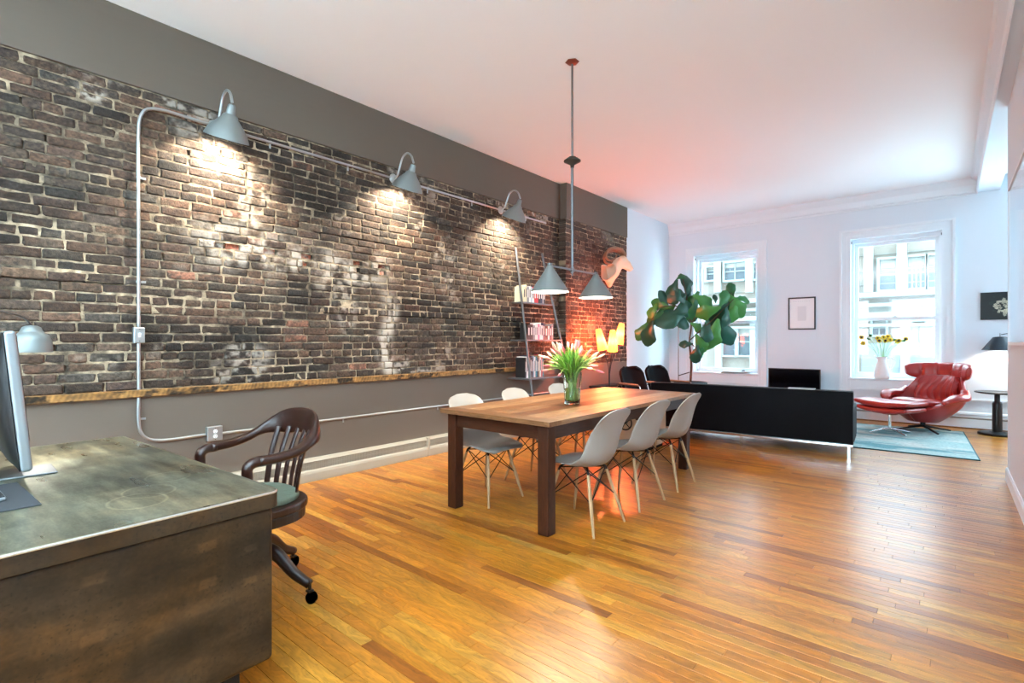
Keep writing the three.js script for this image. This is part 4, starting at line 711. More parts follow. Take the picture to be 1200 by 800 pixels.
// ---------------------------------------------------------------- ram trophy
{
  const t = thing('ram_trophy', 'cream coloured ram head with curled brown horns mounted on the brick pier', 'trophy', [PIER, 2.12, -7.52]);
  // joints read off the photograph at their distance from the wall; the head looks along the wall to the windows
  const O = V(PIER, 2.12, -7.52), J = (u, v, x) => { const q = rayOf(u, v); return q.multiplyScalar(x / q.x).add(V(0, EYE, 0)).sub(O); };
  const OUT = V(0.62, 0.05, 0.78).normalize();
  const caps = [[J(707, 317, -4.31), 0.10, J(713, 321, -4.22), 0.115], [J(713, 321, -4.22), 0.115, J(718, 317, -4.14), 0.11], [J(718, 317, -4.14), 0.11, J(725, 309, -4.07), 0.088], [J(717, 320, -4.17), 0.10, J(714.5, 334, -4.25), 0.035], [J(708, 318, -4.31), 0.09, J(714, 332, -4.29), 0.05], [J(725, 308, -4.06), 0.085, J(729.5, 305, -4.03), 0.072], [J(730, 305.5, -4.03), 0.066, J(735, 309.5, -4.0), 0.050], [J(735, 309.5, -4.0), 0.050, J(739.5, 314.5, -3.98), 0.036], [J(729, 310, -4.03), 0.05, J(737.5, 315.5, -3.99), 0.032]];
  for (const s of [-1, 1]) caps.push([J(727, 304.5, -4.04).addScaledVector(OUT, s * 0.06), 0.018, J(724.5, 304.5, -4.05).addScaledVector(OUT, s * 0.12), 0.012]);
  const N = 72, mc = new MarchingCubes(N, new THREE.MeshBasicMaterial(), false, false, 90000), lo = V(-0.06, -0.10, -0.56), size = 0.80;
  const ab = V(), ap = V();
  const dist = (p) => { let d = 9; for (const [a, ra, b, rb] of caps) { ab.copy(b).sub(a); ap.copy(p).sub(a); const h = clamp(ap.dot(ab) / ab.lengthSq()), q = ap.addScaledVector(ab, -h).length() - lerp(ra, rb, h), k = 0.035, m = clamp(0.5 + 0.5 * (d - q) / k); d = lerp(d, q, m) - k * m * (1 - m); } return Math.max(d, 0.012 - p.x); };
  const p = V();
  for (let z = 0; z < N; z++) for (let y = 0; y < N; y++) for (let x = 0; x < N; x++) { p.set(lo.x + (x / N) * size, lo.y + (y / N) * size, lo.z + (z / N) * size); mc.field[x + y * N + z * N * N] = -dist(p); }
  mc.isolation = 0; mc.update();
  const n = mc.count, P = new Float32Array(n * 3);
  for (let i = 0; i < n; i++) { const s = (v) => (v + 1) / 2 * size; P[i * 3] = lo.x + s(mc.positionArray[i * 3]); P[i * 3 + 1] = lo.y + s(mc.positionArray[i * 3 + 1]); P[i * 3 + 2] = lo.z + s(mc.positionArray[i * 3 + 2]); }
  let g = new THREE.BufferGeometry(); g.setAttribute('position', new THREE.BufferAttribute(P, 3)); g = mergeVertices(g, 1e-4); g.computeVertexNormals();
  { // face outward
    const I = g.index.array, q = g.attributes.position; let vol = 0; const a = V(), b = V(), c = V(); for (let i = 0; i < I.length; i += 3) { a.fromBufferAttribute(q, I[i]); b.fromBufferAttribute(q, I[i + 1]); c.fromBufferAttribute(q, I[i + 2]); vol += a.dot(b.cross(c)); } if (vol < 0) { for (let i = 0; i < I.length; i += 3) { const k = I[i + 1]; I[i + 1] = I[i + 2]; I[i + 2] = k; } g.computeVertexNormals(); } }
  g.setAttribute('uv', new THREE.BufferAttribute(new Float32Array(g.attributes.position.count * 2), 2));
  part(t, 'head_and_neck', g, std(0xe6cfb4, 0.9, 0, { sheen: 0.3, sheenColor: new THREE.Color(0xf0e2cc) }));
  const hornM = std(0x8a5a3c, 0.6, 0, { bumpMap: roughBump, bumpScale: 0.003 });
  for (const s of [-1, 1]) {
    const pts = [[731, 300.5], [729, 296], [724, 292.8], [718, 292], [712, 294.5], [709, 299.5], [710, 304.5], [714.5, 307], [719, 305], [721, 301.5]].map(([u, v], i) => J(u, v, -4.05).addScaledVector(OUT, s * (0.035 + 0.012 * i)));
    part(t, 'horn', rod(pts, (q) => lerp(0.040, 0.010, q), { rad: 10, seg: 48 }), hornM, 'ridged brown curled horn');
    part(t, 'eye', moved(new THREE.SphereGeometry(0.013, 12, 8), ...J(730, 306, -4.03).addScaledVector(OUT, s * 0.062).toArray()), M.black, 'black glass eye');
    part(t, 'nostril', moved(new THREE.SphereGeometry(0.011, 10, 8), ...J(741.2, 315, -3.98).addScaledVector(OUT, s * 0.018).toArray()), std(0x2b201c, 0.5));
  }
}

// ---------------------------------------------------------------- black leather sofa seen from behind
{
  const s = thing('leather_sofa', 'long low black leather sofa on a chrome frame, its back to the table', 'sofa', [-1.93, 0, -6.57], 0.075);
  const L = 2.28, D = 0.82; // local: back face at z = 0, front at -D
  part(s, 'backrest', metric(moved(rbox(L, 0.575, 0.155, 0.012, 3), 0, 0.4325, -0.0775), 0), M.blackLeather);
  part(s, 'seat_base', metric(moved(rbox(L - 0.26, 0.16, D - 0.16, 0.012, 2), 0, 0.235, -0.155 - (D - 0.16) / 2), 0), M.blackLeather);
  for (const k of [-1, 0, 1]) part(s, 'seat_cushion', metric(moved(rbox((L - 0.27) / 3, 0.14, D - 0.17, 0.03, 3), k * (L - 0.26) / 3, 0.385, -0.155 - (D - 0.165) / 2), 0), M.blackLeather);
  for (const k of [-1, 1]) part(s, 'armrest', metric(moved(rbox(0.125, 0.38, D - 0.16, 0.012, 3), k * (L / 2 - 0.0625), 0.335, -0.157 - (D - 0.16) / 2), 0), M.blackLeather);
  const frame = part(s, 'chrome_frame', join(moved(rbox(L, 0.026, 0.03, 0.003), 0, 0.128, -0.012), moved(rbox(L, 0.026, 0.03, 0.003), 0, 0.128, -D + 0.02), moved(rbox(0.03, 0.026, D - 0.06, 0.003), -L / 2 + 0.015, 0.128, -D / 2), moved(rbox(0.03, 0.026, D - 0.06, 0.003), L / 2 - 0.015, 0.128, -D / 2)), M.chrome, 'polished chrome base rail');
  for (const x of [-1, 0, 1]) for (const z of [-0.012, -D + 0.02]) { const f = z < -0.1 ? 0.0118 : 0; part(s, 'leg', moved(rbox(0.03, 0.116 - f, 0.03, 0.003), x * (L / 2 - 0.04), 0.058 + f / 2, z), M.chrome); }
  const mg = thing('magazine', 'thin pale magazine lying on the top of the sofa back', 'magazine', [-1.30, 0.7202, -6.70], 0.075);
  part(mg, 'pages', moved(rbox(0.27, 0.008, 0.12, 0.003), 0, 0.004, 0), M.white); part(mg, 'cover', moved(rbox(0.272, 0.0018, 0.122, 0.0008), 0, 0.0092, 0), std(0x9aa0a4, 0.4));
}

// ---------------------------------------------------------------- two black armchairs by the white wall, and a low table
{
  const make = (label, pos, turn) => {
    const c = thing('sling_armchair', label, 'chair', pos, turn, 'black leather armchairs beside the fig tree');
    // local front +z
    part(c, 'backrest', sheet((u, v) => { const y = lerp(0.44, 0.86, v), w = 0.245 * (v > 0.75 ? Math.sqrt(1 - 0.75 * Math.pow((v - 0.75) / 0.25, 2)) : 1); return V(u * w, y, -0.20 - 0.16 * v + 0.10 * u * u); }, 16, 12, 0.035), M.blackLeather);
    part(c, 'seat', metric(moved(rbox(0.50, 0.07, 0.5, 0.03, 3).rotateX(0.06), 0, 0.40, 0.03)), M.blackLeather);
    for (const s of [-1, 1]) {
      part(c, 'side_frame', join(rod([[s * 0.28, 0.0, 0.27], [s * 0.28, 0.585, 0.27], [s * 0.28, 0.60, 0.25], [s * 0.28, 0.60, -0.22], [s * 0.28, 0.585, -0.24], [s * 0.28, 0, -0.24]], 0.0105, { rad: 8, seg: 60, curved: false }), rod([[s * 0.28, 0.375, 0.27], [s * 0.28, 0.375, -0.24]], 0.009, { rad: 8 })), M.chrome);
      part(c, 'arm_pad', metric(moved(rbox(0.045, 0.018, 0.40, 0.007, 2), s * 0.28, 0.617, 0.01), 2), wood(0xc7a884, 0.5), 'pale wooden arm');
    }
    part(c, 'cross_rail', join(rod([[-0.28, 0.36, 0.2], [0.28, 0.36, 0.2]], 0.009), rod([[-0.28, 0.36, -0.15], [0.28, 0.36, -0.15]], 0.009), rod([[-0.28, 0.56, -0.235], [0.28, 0.56, -0.235]], 0.009)), M.chrome);
    return c;
  };
  make('black leather armchair with chrome frame, the one nearer the brick pier', [-3.66, 0, -7.42], 1.2);
  make('black leather armchair with chrome frame, the one nearer the fig tree', [-3.52, 0, -8.03], 1.2);
  const t = thing('low_table', 'low black side table at the foot of the brick pier', 'table', [-4.19, 0, -7.25]);
  part(t, 'table_top', moved(rbox(0.22, 0.035, 0.7, 0.006), 0, 0.56, 0), M.blackMatte);
  for (const x of [-1, 1]) for (const z of [-1, 1]) part(t, 'leg', moved(rbox(0.035, 0.545, 0.035, 0.004), x * 0.085, 0.2725, z * 0.32), M.blackMatte);
}
// beige cabinet between the table and the sofa
{
  const c = thing('wheel_cabinet', 'low beige metal cabinet with a black spoked hand wheel, beyond the dining table', 'cabinet', [-2.93, 0, -5.56], 0.03);
  const beige = std(0xd9c2a6, 0.55);
  part(c, 'body', metric(moved(rbox(0.62, 0.50, 0.42, 0.012, 2), 0, 0.29, -0.21)), beige);
  part(c, 'plinth', moved(rbox(0.56, 0.04, 0.36, 0.004), 0, 0.02, -0.21), M.blackMatte);
  part(c, 'door', moved(rbox(0.56, 0.43, 0.014, 0.005), 0, 0.29, 0.005), beige);
  const wx = -0.005, wy = 0.305, w = part(c, 'hand_wheel', moved(new THREE.TorusGeometry(0.085, 0.009, 8, 32), wx, wy, 0.05), M.black);
  for (let k = 0; k < 5; k++) { const a = k / 5 * TAU + 0.5; part(w, 'spoke', rod([[wx, wy, 0.05], [wx + 0.085 * Math.cos(a), wy + 0.085 * Math.sin(a), 0.05]], 0.006, { rad: 6 }), M.black); }
  part(w, 'shaft', moved(cyl(0.018, 0.018, 0.06, 14).rotateX(Math.PI / 2), wx, wy, 0.035), M.black);
  part(c, 'dial', join(moved(cyl(0.03, 0.03, 0.02, 20).rotateX(Math.PI / 2), wx + 0.145, wy + 0.07, 0.022), moved(cyl(0.014, 0.014, 0.02, 14).rotateX(Math.PI / 2), wx + 0.145, wy + 0.07, 0.04)), std(0x4a2b1e, 0.4), 'brown round dial');
}

// ---------------------------------------------------------------- fiddle-leaf fig
{
  const T = 8.9, base = atDepth(809, 448, T), tr = thing('fig_tree', 'fiddle-leaf fig tree with big glossy leaves in front of the window', 'plant', [base.x, 0, base.z]);
  const pt = (u, v, dt = 0) => atDepth(u, v, T + dt).sub(V(base.x, 0, base.z)), bark = std(0x4a3a2c, 0.85, 0, { bumpMap: roughBump, bumpScale: 0.004 });
  const pot = thing('plant_pot', 'wide dark grey planter holding the fig tree', 'pot', [base.x, 0, base.z]);
  part(pot, 'bowl', lathe([[0.0001, 0], [0.17, 0], [0.19, 0.02], [0.26, 0.44], [0.275, 0.53], [0.28, 0.565], [0.265, 0.57], [0.25, 0.53], [0.0001, 0.50]], 40), std(0x3c444c, 0.6));
  part(pot, 'soil', lathe([[0.0001, 0.525], [0.12, 0.52], [0.252, 0.51], [0.0001, 0.49]], 24), std(0x3a2b1e, 1));
  part(tr, 'trunk', rod([V(0, 0.515, 0), pt(810, 425), pt(808, 400), pt(810, 380), pt(806, 366), pt(804, 345, -0.05), pt(800, 326)], (s) => lerp(0.021, 0.008, s), { rad: 10, seg: 40 }), bark);
  for (const b of [[[810, 379], [818, 366], [826, 352, 0.05]], [[809, 398], [822, 386, -0.1], [836, 374, -0.12], [848, 362, -0.1], [860, 350, -0.1]], [[806, 366], [790, 358, -0.1], [772, 362, -0.15], [762, 378, -0.15]], [[804, 348], [790, 342, 0.05], [780, 348, 0.05]], [[809, 402], [816, 408, -0.1], [820, 416, -0.1]], [[809, 400], [802, 402, 0.08]]]) part(tr, 'branch', rod(b.map(([u, v, d = 0]) => pt(u, v, d)), (s) => lerp(0.011, 0.005, s), { rad: 8, seg: 16 }), bark);
  const leafM = [0x1d6236, 0x2c7a3e, 0x184f3d, 0x449040, 0x1b5a48].map((c) => std(c, 0.38, 0, { transmission: 0.12, thickness: 0, side: THREE.DoubleSide }));
  const leafGeo = [0, 1, 2].map((k) => sheet((u, v) => { const w = (0.20 + 0.10 * Math.sin(v * 9 + k)) * 0 + 0.5 * Math.pow(Math.sin(Math.PI * Math.min(0.985, Math.pow(v, 1.25) * 0.93 + 0.045)), 0.7) * lerp(0.58, 1.0, smooth(0.2, 0.7, v)) * (1 + 0.09 * Math.sin(v * 17 + k * 2.1 + u)); return V(u * w * 0.66, v, 0.10 * (1 - u * u) * Math.sin(v * 3) - (0.10 + 0.06 * k) * v * v + 0.018 * Math.sin(v * 16 + k * 2) * u * u + 0.02 * Math.abs(u)); }, 6, 10, 0.004));
  const r = rng(12), RV = V(COS, 0, -SIN), UP = V(0, 1, 0), TO = V(SIN, 0, COS);
  const leaves = [[789, 339, 22, 250], [805, 333, 24, 80], [806, 347, 28, 270], [787, 372, 36, 200], [800, 363, 28, 20], [774, 357, 20, 160], [765, 364, 17, 240], [753, 388, 22, 240], [760, 391, 28, 255], [813, 365, 26, 265], [824, 353, 26, 330], [830, 365, 26, 200], [844, 366, 32, 250], [852, 359, 30, 260], [863, 358, 28, 300], [857, 340, 17, 110], [871, 350, 20, 0], [836, 392, 34, 255], [829, 387, 25, 265], [851, 390, 30, 305], [804, 403, 14, 180], [816, 415, 20, 265], [821, 402, 22, 300], [817, 383, 17, 330], [838, 350, 10, 90], [798, 324, 12, 30], [852, 372, 22, 270], [792, 349, 20, 200], [796, 344, 22, 310], [781, 366, 24, 225], [812, 352, 22, 240], [843, 376, 26, 235], [860, 366, 22, 250], [778, 350, 20, 120], [820, 410, 18, 250], [797, 376, 22, 330], [848, 350, 20, 60], [768, 372, 20, 220]];
  leaves.forEach(([u, v, len, deg], k) => {
    const a = deg * Math.PI / 180, dir = RV.clone().multiplyScalar(Math.cos(a)).addScaledVector(UP, Math.sin(a)).addScaledVector(TO, (r() - 0.5) * 0.7).normalize(), L = 1.12 * len * T / FOCAL;
    const face = TO.clone().addScaledVector(RV, (r() - 0.5) * 1.3).addScaledVector(UP, (r() - 0.3) * 0.9), side = dir.clone().cross(face).normalize(), nor = side.clone().cross(dir);
    const m = part(tr, 'leaf', leafGeo[k % 3], leafM[Math.floor(r() * 5)]), c = pt(u, v, (r() - 0.5) * 0.3);
    m.matrixAutoUpdate = true; m.quaternion.setFromRotationMatrix(new THREE.Matrix4().makeBasis(side, dir, side.clone().cross(dir))); m.scale.setScalar(L); m.position.copy(c.addScaledVector(dir, -L / 2));
  });
  const st = thing('plant_stake', 'thin metal stake with a crosspiece tied to the fig trunk', 'stake', [base.x, 0, base.z]);
  part(st, 'pole', rod([pt(795, 440).setY(0.515), pt(795, 372)], 0.008, { rad: 8 }), M.steel); part(st, 'crosspiece', rod([pt(795, 440), pt(808, 436)], 0.008, { rad: 8 }), M.black);
}

// ---------------------------------------------------------------- television, pictures, mirror
{
  const b = thing('media_bench', 'low white bench under the television', 'bench', [-2.0, 0, -9.70]);
  part(b, 'bench_top', moved(rbox(1.2, 0.03, 0.34, 0.004), 0, 0.32, 0), M.white); for (const x of [-1, 0, 1]) part(b, 'leg_panel', moved(rbox(0.025, 0.305, 0.32, 0.003), x * 0.58, 0.1525, 0), M.white);
  const t = thing('television', 'flat black television standing between the two windows', 'television', [-2.0, 0.3352, -9.70]);
  part(t, 'housing', moved(rbox(0.79, 0.455, 0.035, 0.006, 2), 0, 0.2475, 0), M.black); part(t, 'screen', moved(rbox(0.765, 0.425, 0.002, 0.0008), 0, 0.25, 0.0181), std(0x04050a, 0.12)); part(t, 'stand', join(moved(rbox(0.34, 0.012, 0.2, 0.004), 0, 0.006, 0), moved(rbox(0.08, 0.05, 0.03, 0.004), 0, 0.03, -0.005)), M.black);
  const p = thing('framed_print', 'small print in a thin black frame on the wall between the windows', 'picture', [-1.935, 1.755, FAR]);
  const W = 0.42, H = 0.56, f = 0.022;
  part(p, 'frame', join(moved(rbox(f, H, 0.025, 0.002), -W / 2 + f / 2, 0, 0.013), moved(rbox(f, H, 0.025, 0.002), W / 2 - f / 2, 0, 0.013), moved(rbox(W - 2 * f, f, 0.025, 0.002), 0, H / 2 - f / 2, 0.013), moved(rbox(W - 2 * f, f, 0.025, 0.002), 0, -H / 2 + f / 2, 0.013)), std(0x23282e, 0.4));
  const cv = document.createElement('canvas'); cv.width = 192; cv.height = 256; const g = cv.getContext('2d'); g.fillStyle = '#f0f1f2'; g.fillRect(0, 0, 192, 256); g.fillStyle = '#dfe1e3'; g.fillRect(62, 66, 68, 124); g.fillStyle = '#cfd3d6'; for (let k = 0; k < 8; k++) g.fillRect(30 + k * 17, 22, 8, 4);
  const tx = new THREE.CanvasTexture(cv); tx.colorSpace = THREE.SRGBColorSpace;
  part(p, 'print', moved(new THREE.BoxGeometry(W - 2 * f, H - 2 * f, 0.004), 0, 0, 0.008), std(0xffffff, 0.6, 0, { map: tx }));
  const q = thing('dark_picture', 'unframed dark picture of a pale flower head above the reading lamp', 'picture', [0.635, 1.775, FAR]);
  const cv2 = document.createElement('canvas'); cv2.width = 256; cv2.height = 176; const h = cv2.getContext('2d'), r = rng(90); h.fillStyle = '#10191c'; h.fillRect(0, 0, 256, 176);
  for (let k = 0; k < 60; k++) { h.fillStyle = `rgba(30,48,46,${0.3 + 0.4 * r()})`; h.beginPath(); h.arc(r() * 256, r() * 176, 4 + 9 * r(), 0, TAU); h.fill(); }
  for (let k = 0; k < 90; k++) { const a = r() * TAU, d = Math.sqrt(r()) * 62, x = 128 + d * Math.cos(a) * 1.05, y = 96 + d * Math.sin(a) * 0.92, s = 150 + 60 * r(); h.fillStyle = `rgb(${s | 0},${(s * 0.98) | 0},${(s * 0.86) | 0})`; for (let m = 0; m < 4; m++) { h.beginPath(); h.arc(x + 4.5 * Math.cos(m * 1.57 + a), y + 4.5 * Math.sin(m * 1.57 + a), 3.6, 0, TAU); h.fill(); } h.fillStyle = '#39423c'; h.beginPath(); h.arc(x, y, 1.4, 0, TAU); h.fill(); }
  const tx2 = new THREE.CanvasTexture(cv2); tx2.colorSpace = THREE.SRGBColorSpace;
  part(q, 'panel', moved(rbox(0.58, 0.39, 0.025, 0.002), 0, 0, 0.0125), std(0x14181a, 0.5)); part(q, 'print', moved(new THREE.PlaneGeometry(0.572, 0.382), 0, 0, 0.0258), std(0xffffff, 0.5, 0, { map: tx2 }));
  const m = thing('wall_mirror', 'large mirror in a slim white frame on the partition wall', 'mirror', [RIGHT, 1.915, -5.25]);
  part(m, 'glass', moved(rbox(0.006, 1.30, 1.78, 0.002), -0.012, 0, 0), std(0xe6ebf2, 0.06, 1)); part(m, 'frame', join(box(-0.022, 0, 0.65, 0.675, -0.915, 0.915), box(-0.022, 0, -0.675, -0.65, -0.915, 0.915), box(-0.022, 0, -0.65, 0.65, -0.915, -0.89), box(-0.022, 0, -0.65, 0.65, 0.89, 0.915), box(-0.008, 0, -0.65, 0.65, -0.89, 0.89)), M.trim);
}

// ---------------------------------------------------------------- rug, red lounge chair and footstool
{
  const rugTex = makeTexture(1024, 768, (u, v) => {
    const n = fbm(u * 6, v * 14, 5, 301), m = fbm(u * 3 + 4, v * 3, 4, 305), f = fbm(u * 150, v * 150, 2, 307), b = smooth(0.52, 0.66, fbm(u * 4, v * 9, 4, 311));
    const k = 0.9 + 0.2 * (f - 0.5); const a = [lerp(150, 186, m), lerp(190, 206, m), lerp(190, 203, m)], d = [72, 136, 146], g = [212, 212, 204];
    const w = smooth(0.55, 0.7, n); return [0, 1, 2].map((i) => lerp(lerp(a[i], d[i], b * 0.75), g[i], w * 0.6) * k);
  });
  const r = thing('area_rug', 'faded turquoise woven rug under the red lounge chair', 'rug', [-1.30, 0, -8.38], 0.045);
  part(r, 'pile', metric(moved(rbox(3.0, 0.011, 2.15, 0.004), 0, 0.0056, 0), 0).translate(0, 0, 0), std(0xffffff, 0.95, 0, { map: tiled(rugTex, 0.36, 0.45), bumpMap: tiled(roughBump, 6, 6), bumpScale: 0.003 }));
  part(r, 'binding', join([-1, 1].flatMap((s) => [moved(rbox(3.02, 0.0125, 0.014, 0.004), 0, 0.0063, s * 1.078), moved(rbox(0.014, 0.0125, 2.17, 0.004), s * 1.503, 0.0063, 0)])), std(0x2f5a60, 0.9), 'dark bound edge');
}
M.redLeather = std(0xa02420, 0.32, 0, { bumpMap: tiled(leatherBump, 4, 4), bumpScale: 0.0008, clearcoat: 0.35, clearcoatRoughness: 0.3 });
{
  const c = thing('lounge_chair', 'red leather swivel lounge chair with a wide tufted headrest by the window', 'chair', [-0.28, 0, -9.27], -0.55);
  const G = 0.0112;
  // tub: local front +z; angle 0 at the back
  const rimY = (a) => { const q = Math.abs(a); return lerp(0.80, lerp(0.50, 0.345, smooth(1.6, 2.7, q)), smooth(0.62, 1.25, q)); };
  const tub = (a, s, grow) => { const y0 = 0.165, top = rimY(a), y = lerp(y0, top, s), back = Math.max(0, Math.cos(a)), belly = Math.sin(Math.min(1, (y - y0) / 0.34) * Math.PI / 2); let R = lerp(0.15, 0.405, belly) + grow; R *= 1 - 0.13 * smooth(0.42, 0.66, y) * smooth(1.2, 0.7, Math.abs(a)) + 0.06 * smooth(0.66, 0.8, y); return V(R * Math.sin(a) * 1.12, y, -R * Math.cos(a) * 0.98 - 0.16 * back * smooth(0.3, 0.95, y)); };
  part(c, 'tub_shell', sheet((u, v) => tub(u * Math.PI, v, 0), 72, 20, 0.045), M.redLeather);
  // backrest pad with soft vertical folds
  part(c, 'back_cushion', sheet((u, v) => { const p = tub(u * 0.80, lerp(0.38, 0.96, v), -0.065); const b = 0.035 * Math.sin(Math.PI * v) * (1 - u * u) + 0.010 * Math.sin(u * 21 + 3 * Math.sin(v * 5)) * Math.sin(Math.PI * v); p.x *= 1 - b; p.z += b; return p; }, 48, 24, 0.06), M.redLeather);
  // headrest: wide bolster bent round the back, pinched at the buttons
  const fr = [], n = 64; for (let i = 0; i <= n; i++) { const s = i / n, a = lerp(-1.12, 1.12, s), R = 0.44, p = V(R * Math.sin(a) * 1.06, 0.845 - 0.01 * Math.cos(a * 2), -R * Math.cos(a) * 0.95 - 0.13 + 0.05), o = V(Math.sin(a), 0, -Math.cos(a)), end = Math.pow(Math.sin(Math.PI * clamp(s, 0.012, 0.988)), 0.22); let pinch = 0; for (const b of [0.2, 0.4, 0.6, 0.8]) pinch += Math.exp(-Math.pow((s - b) / 0.022, 2)); fr.push({ p: p.addScaledVector(o, -0.012), n: V(0, 1, 0).addScaledVector(o, 0.12).normalize(), b: o, w: 0.135 * end * (1 - 0.06 * pinch), h: 0.062 * end * (1 - 0.30 * pinch) }); }
  const head = part(c, 'headrest', sweep(fr, 24, 0.8), M.redLeather, 'wide bent headrest with buttoned tufts');
  for (const b of [0.2, 0.4, 0.6, 0.8]) { const a = lerp(-1.12, 1.12, b), R = 0.44 - 0.012 - 0.045; part(head, 'button', moved(new THREE.SphereGeometry(0.012, 10, 8), R * Math.sin(a) * 1.06, 0.845, -R * Math.cos(a) * 0.95 - 0.08), M.redLeather); }
  // seat cushion
  const pillow = (w, d, h, y, z, tilt) => sheet((u, v) => V(0, 0, 0), 1, 1, 0.01);
  { const f2 = []; for (let i = 0; i <= 24; i++) { const s = i / 24, z = lerp(-0.26, 0.37, s), e = Math.pow(Math.sin(Math.PI * clamp(s, 0.03, 0.97)), 0.28); f2.push({ p: V(0, 0.385 + 0.045 * smooth(0, 1, s), z), n: V(1, 0, 0), b: V(0, 1, 0), w: 0.30 * e * lerp(0.9, 1.02, s), h: 0.066 * e }); } part(c, 'seat_cushion', sweep(f2, 28, 0.62), M.redLeather); }
  for (const s of [-1, 1]) { const f3 = []; for (let i = 0; i <= 26; i++) { const q = i / 26, a = s * lerp(1.05, 2.12, q), p = tub(a, 1, 0.0), e = Math.pow(Math.sin(Math.PI * clamp(q, 0.04, 0.96)), 0.25); p.y += 0.012 - 0.0 * q; const t = V(Math.cos(a) * s, 0, Math.sin(a) * s).normalize(), o = V(Math.sin(a), 0, -Math.cos(a)); f3.push({ p, n: o, b: V(0, 1, 0), w: 0.085 * e, h: 0.05 * e }); } part(c, 'arm_pad', sweep(f3, 18, 0.75), M.redLeather, 'padded rolled arm'); }
  part(c, 'swivel', join(moved(cyl(0.03, 0.03, 0.14, 16), 0, 0.135, 0), moved(cyl(0.13, 0.11, 0.03, 24), 0, 0.20, 0)), M.blackMatte);
  for (let k = 0; k < 4; k++) { const a = k / 4 * TAU + 0.5; part(c, 'base_arm', rod([[0, 0.085, 0], [0.14 * Math.cos(a), 0.06, 0.14 * Math.sin(a)], [0.34 * Math.cos(a), G + 0.013, 0.34 * Math.sin(a)]], (q) => [lerp(0.018, 0.010, q), lerp(0.026, 0.016, q)], { rad: 8, seg: 12, up: V(0, 1, 0) }), M.black); }
  const o = thing('footstool', 'red leather footstool on a chrome star base in front of the lounge chair', 'stool', [-0.62, 0, -8.74], -0.50);
  const pad = (y, h, w, d) => { const f4 = []; for (let i = 0; i <= 26; i++) { const s = i / 26, x = lerp(-w / 2, w / 2, s), e = Math.pow(Math.sin(Math.PI * clamp(s, 0.015, 0.985)), 0.2); f4.push({ p: V(x, y + 0.03 * Math.pow(s * 2 - 1, 2) - 0.02 * 0, 0), n: V(0, 0, 1), b: V(0, 1, 0), w: d / 2 * lerp(0.8, 1, e), h: h / 2 * e }); } return sweep(f4, 28, 0.5); };
  part(o, 'cushion', pad(0.412, 0.095, 0.72, 0.46), M.redLeather); part(o, 'shell', pad(0.328, 0.09, 0.68, 0.44), M.redLeather);
  part(o, 'column', join(moved(cyl(0.018, 0.018, 0.22, 14), 0, 0.18, 0), moved(cyl(0.09, 0.07, 0.02, 20), 0, 0.282, 0)), M.chrome);
  for (let k = 0; k < 4; k++) { const a = k / 4 * TAU + 0.35; part(o, 'base_arm', rod([[0, 0.075, 0], [0.1 * Math.cos(a), 0.06, 0.1 * Math.sin(a)], [0.28 * Math.cos(a), G + 0.012, 0.28 * Math.sin(a)]], (q) => [lerp(0.016, 0.009, q), lerp(0.02, 0.013, q)], { rad: 8, seg: 12, up: V(0, 1, 0) }), M.chrome); }
}

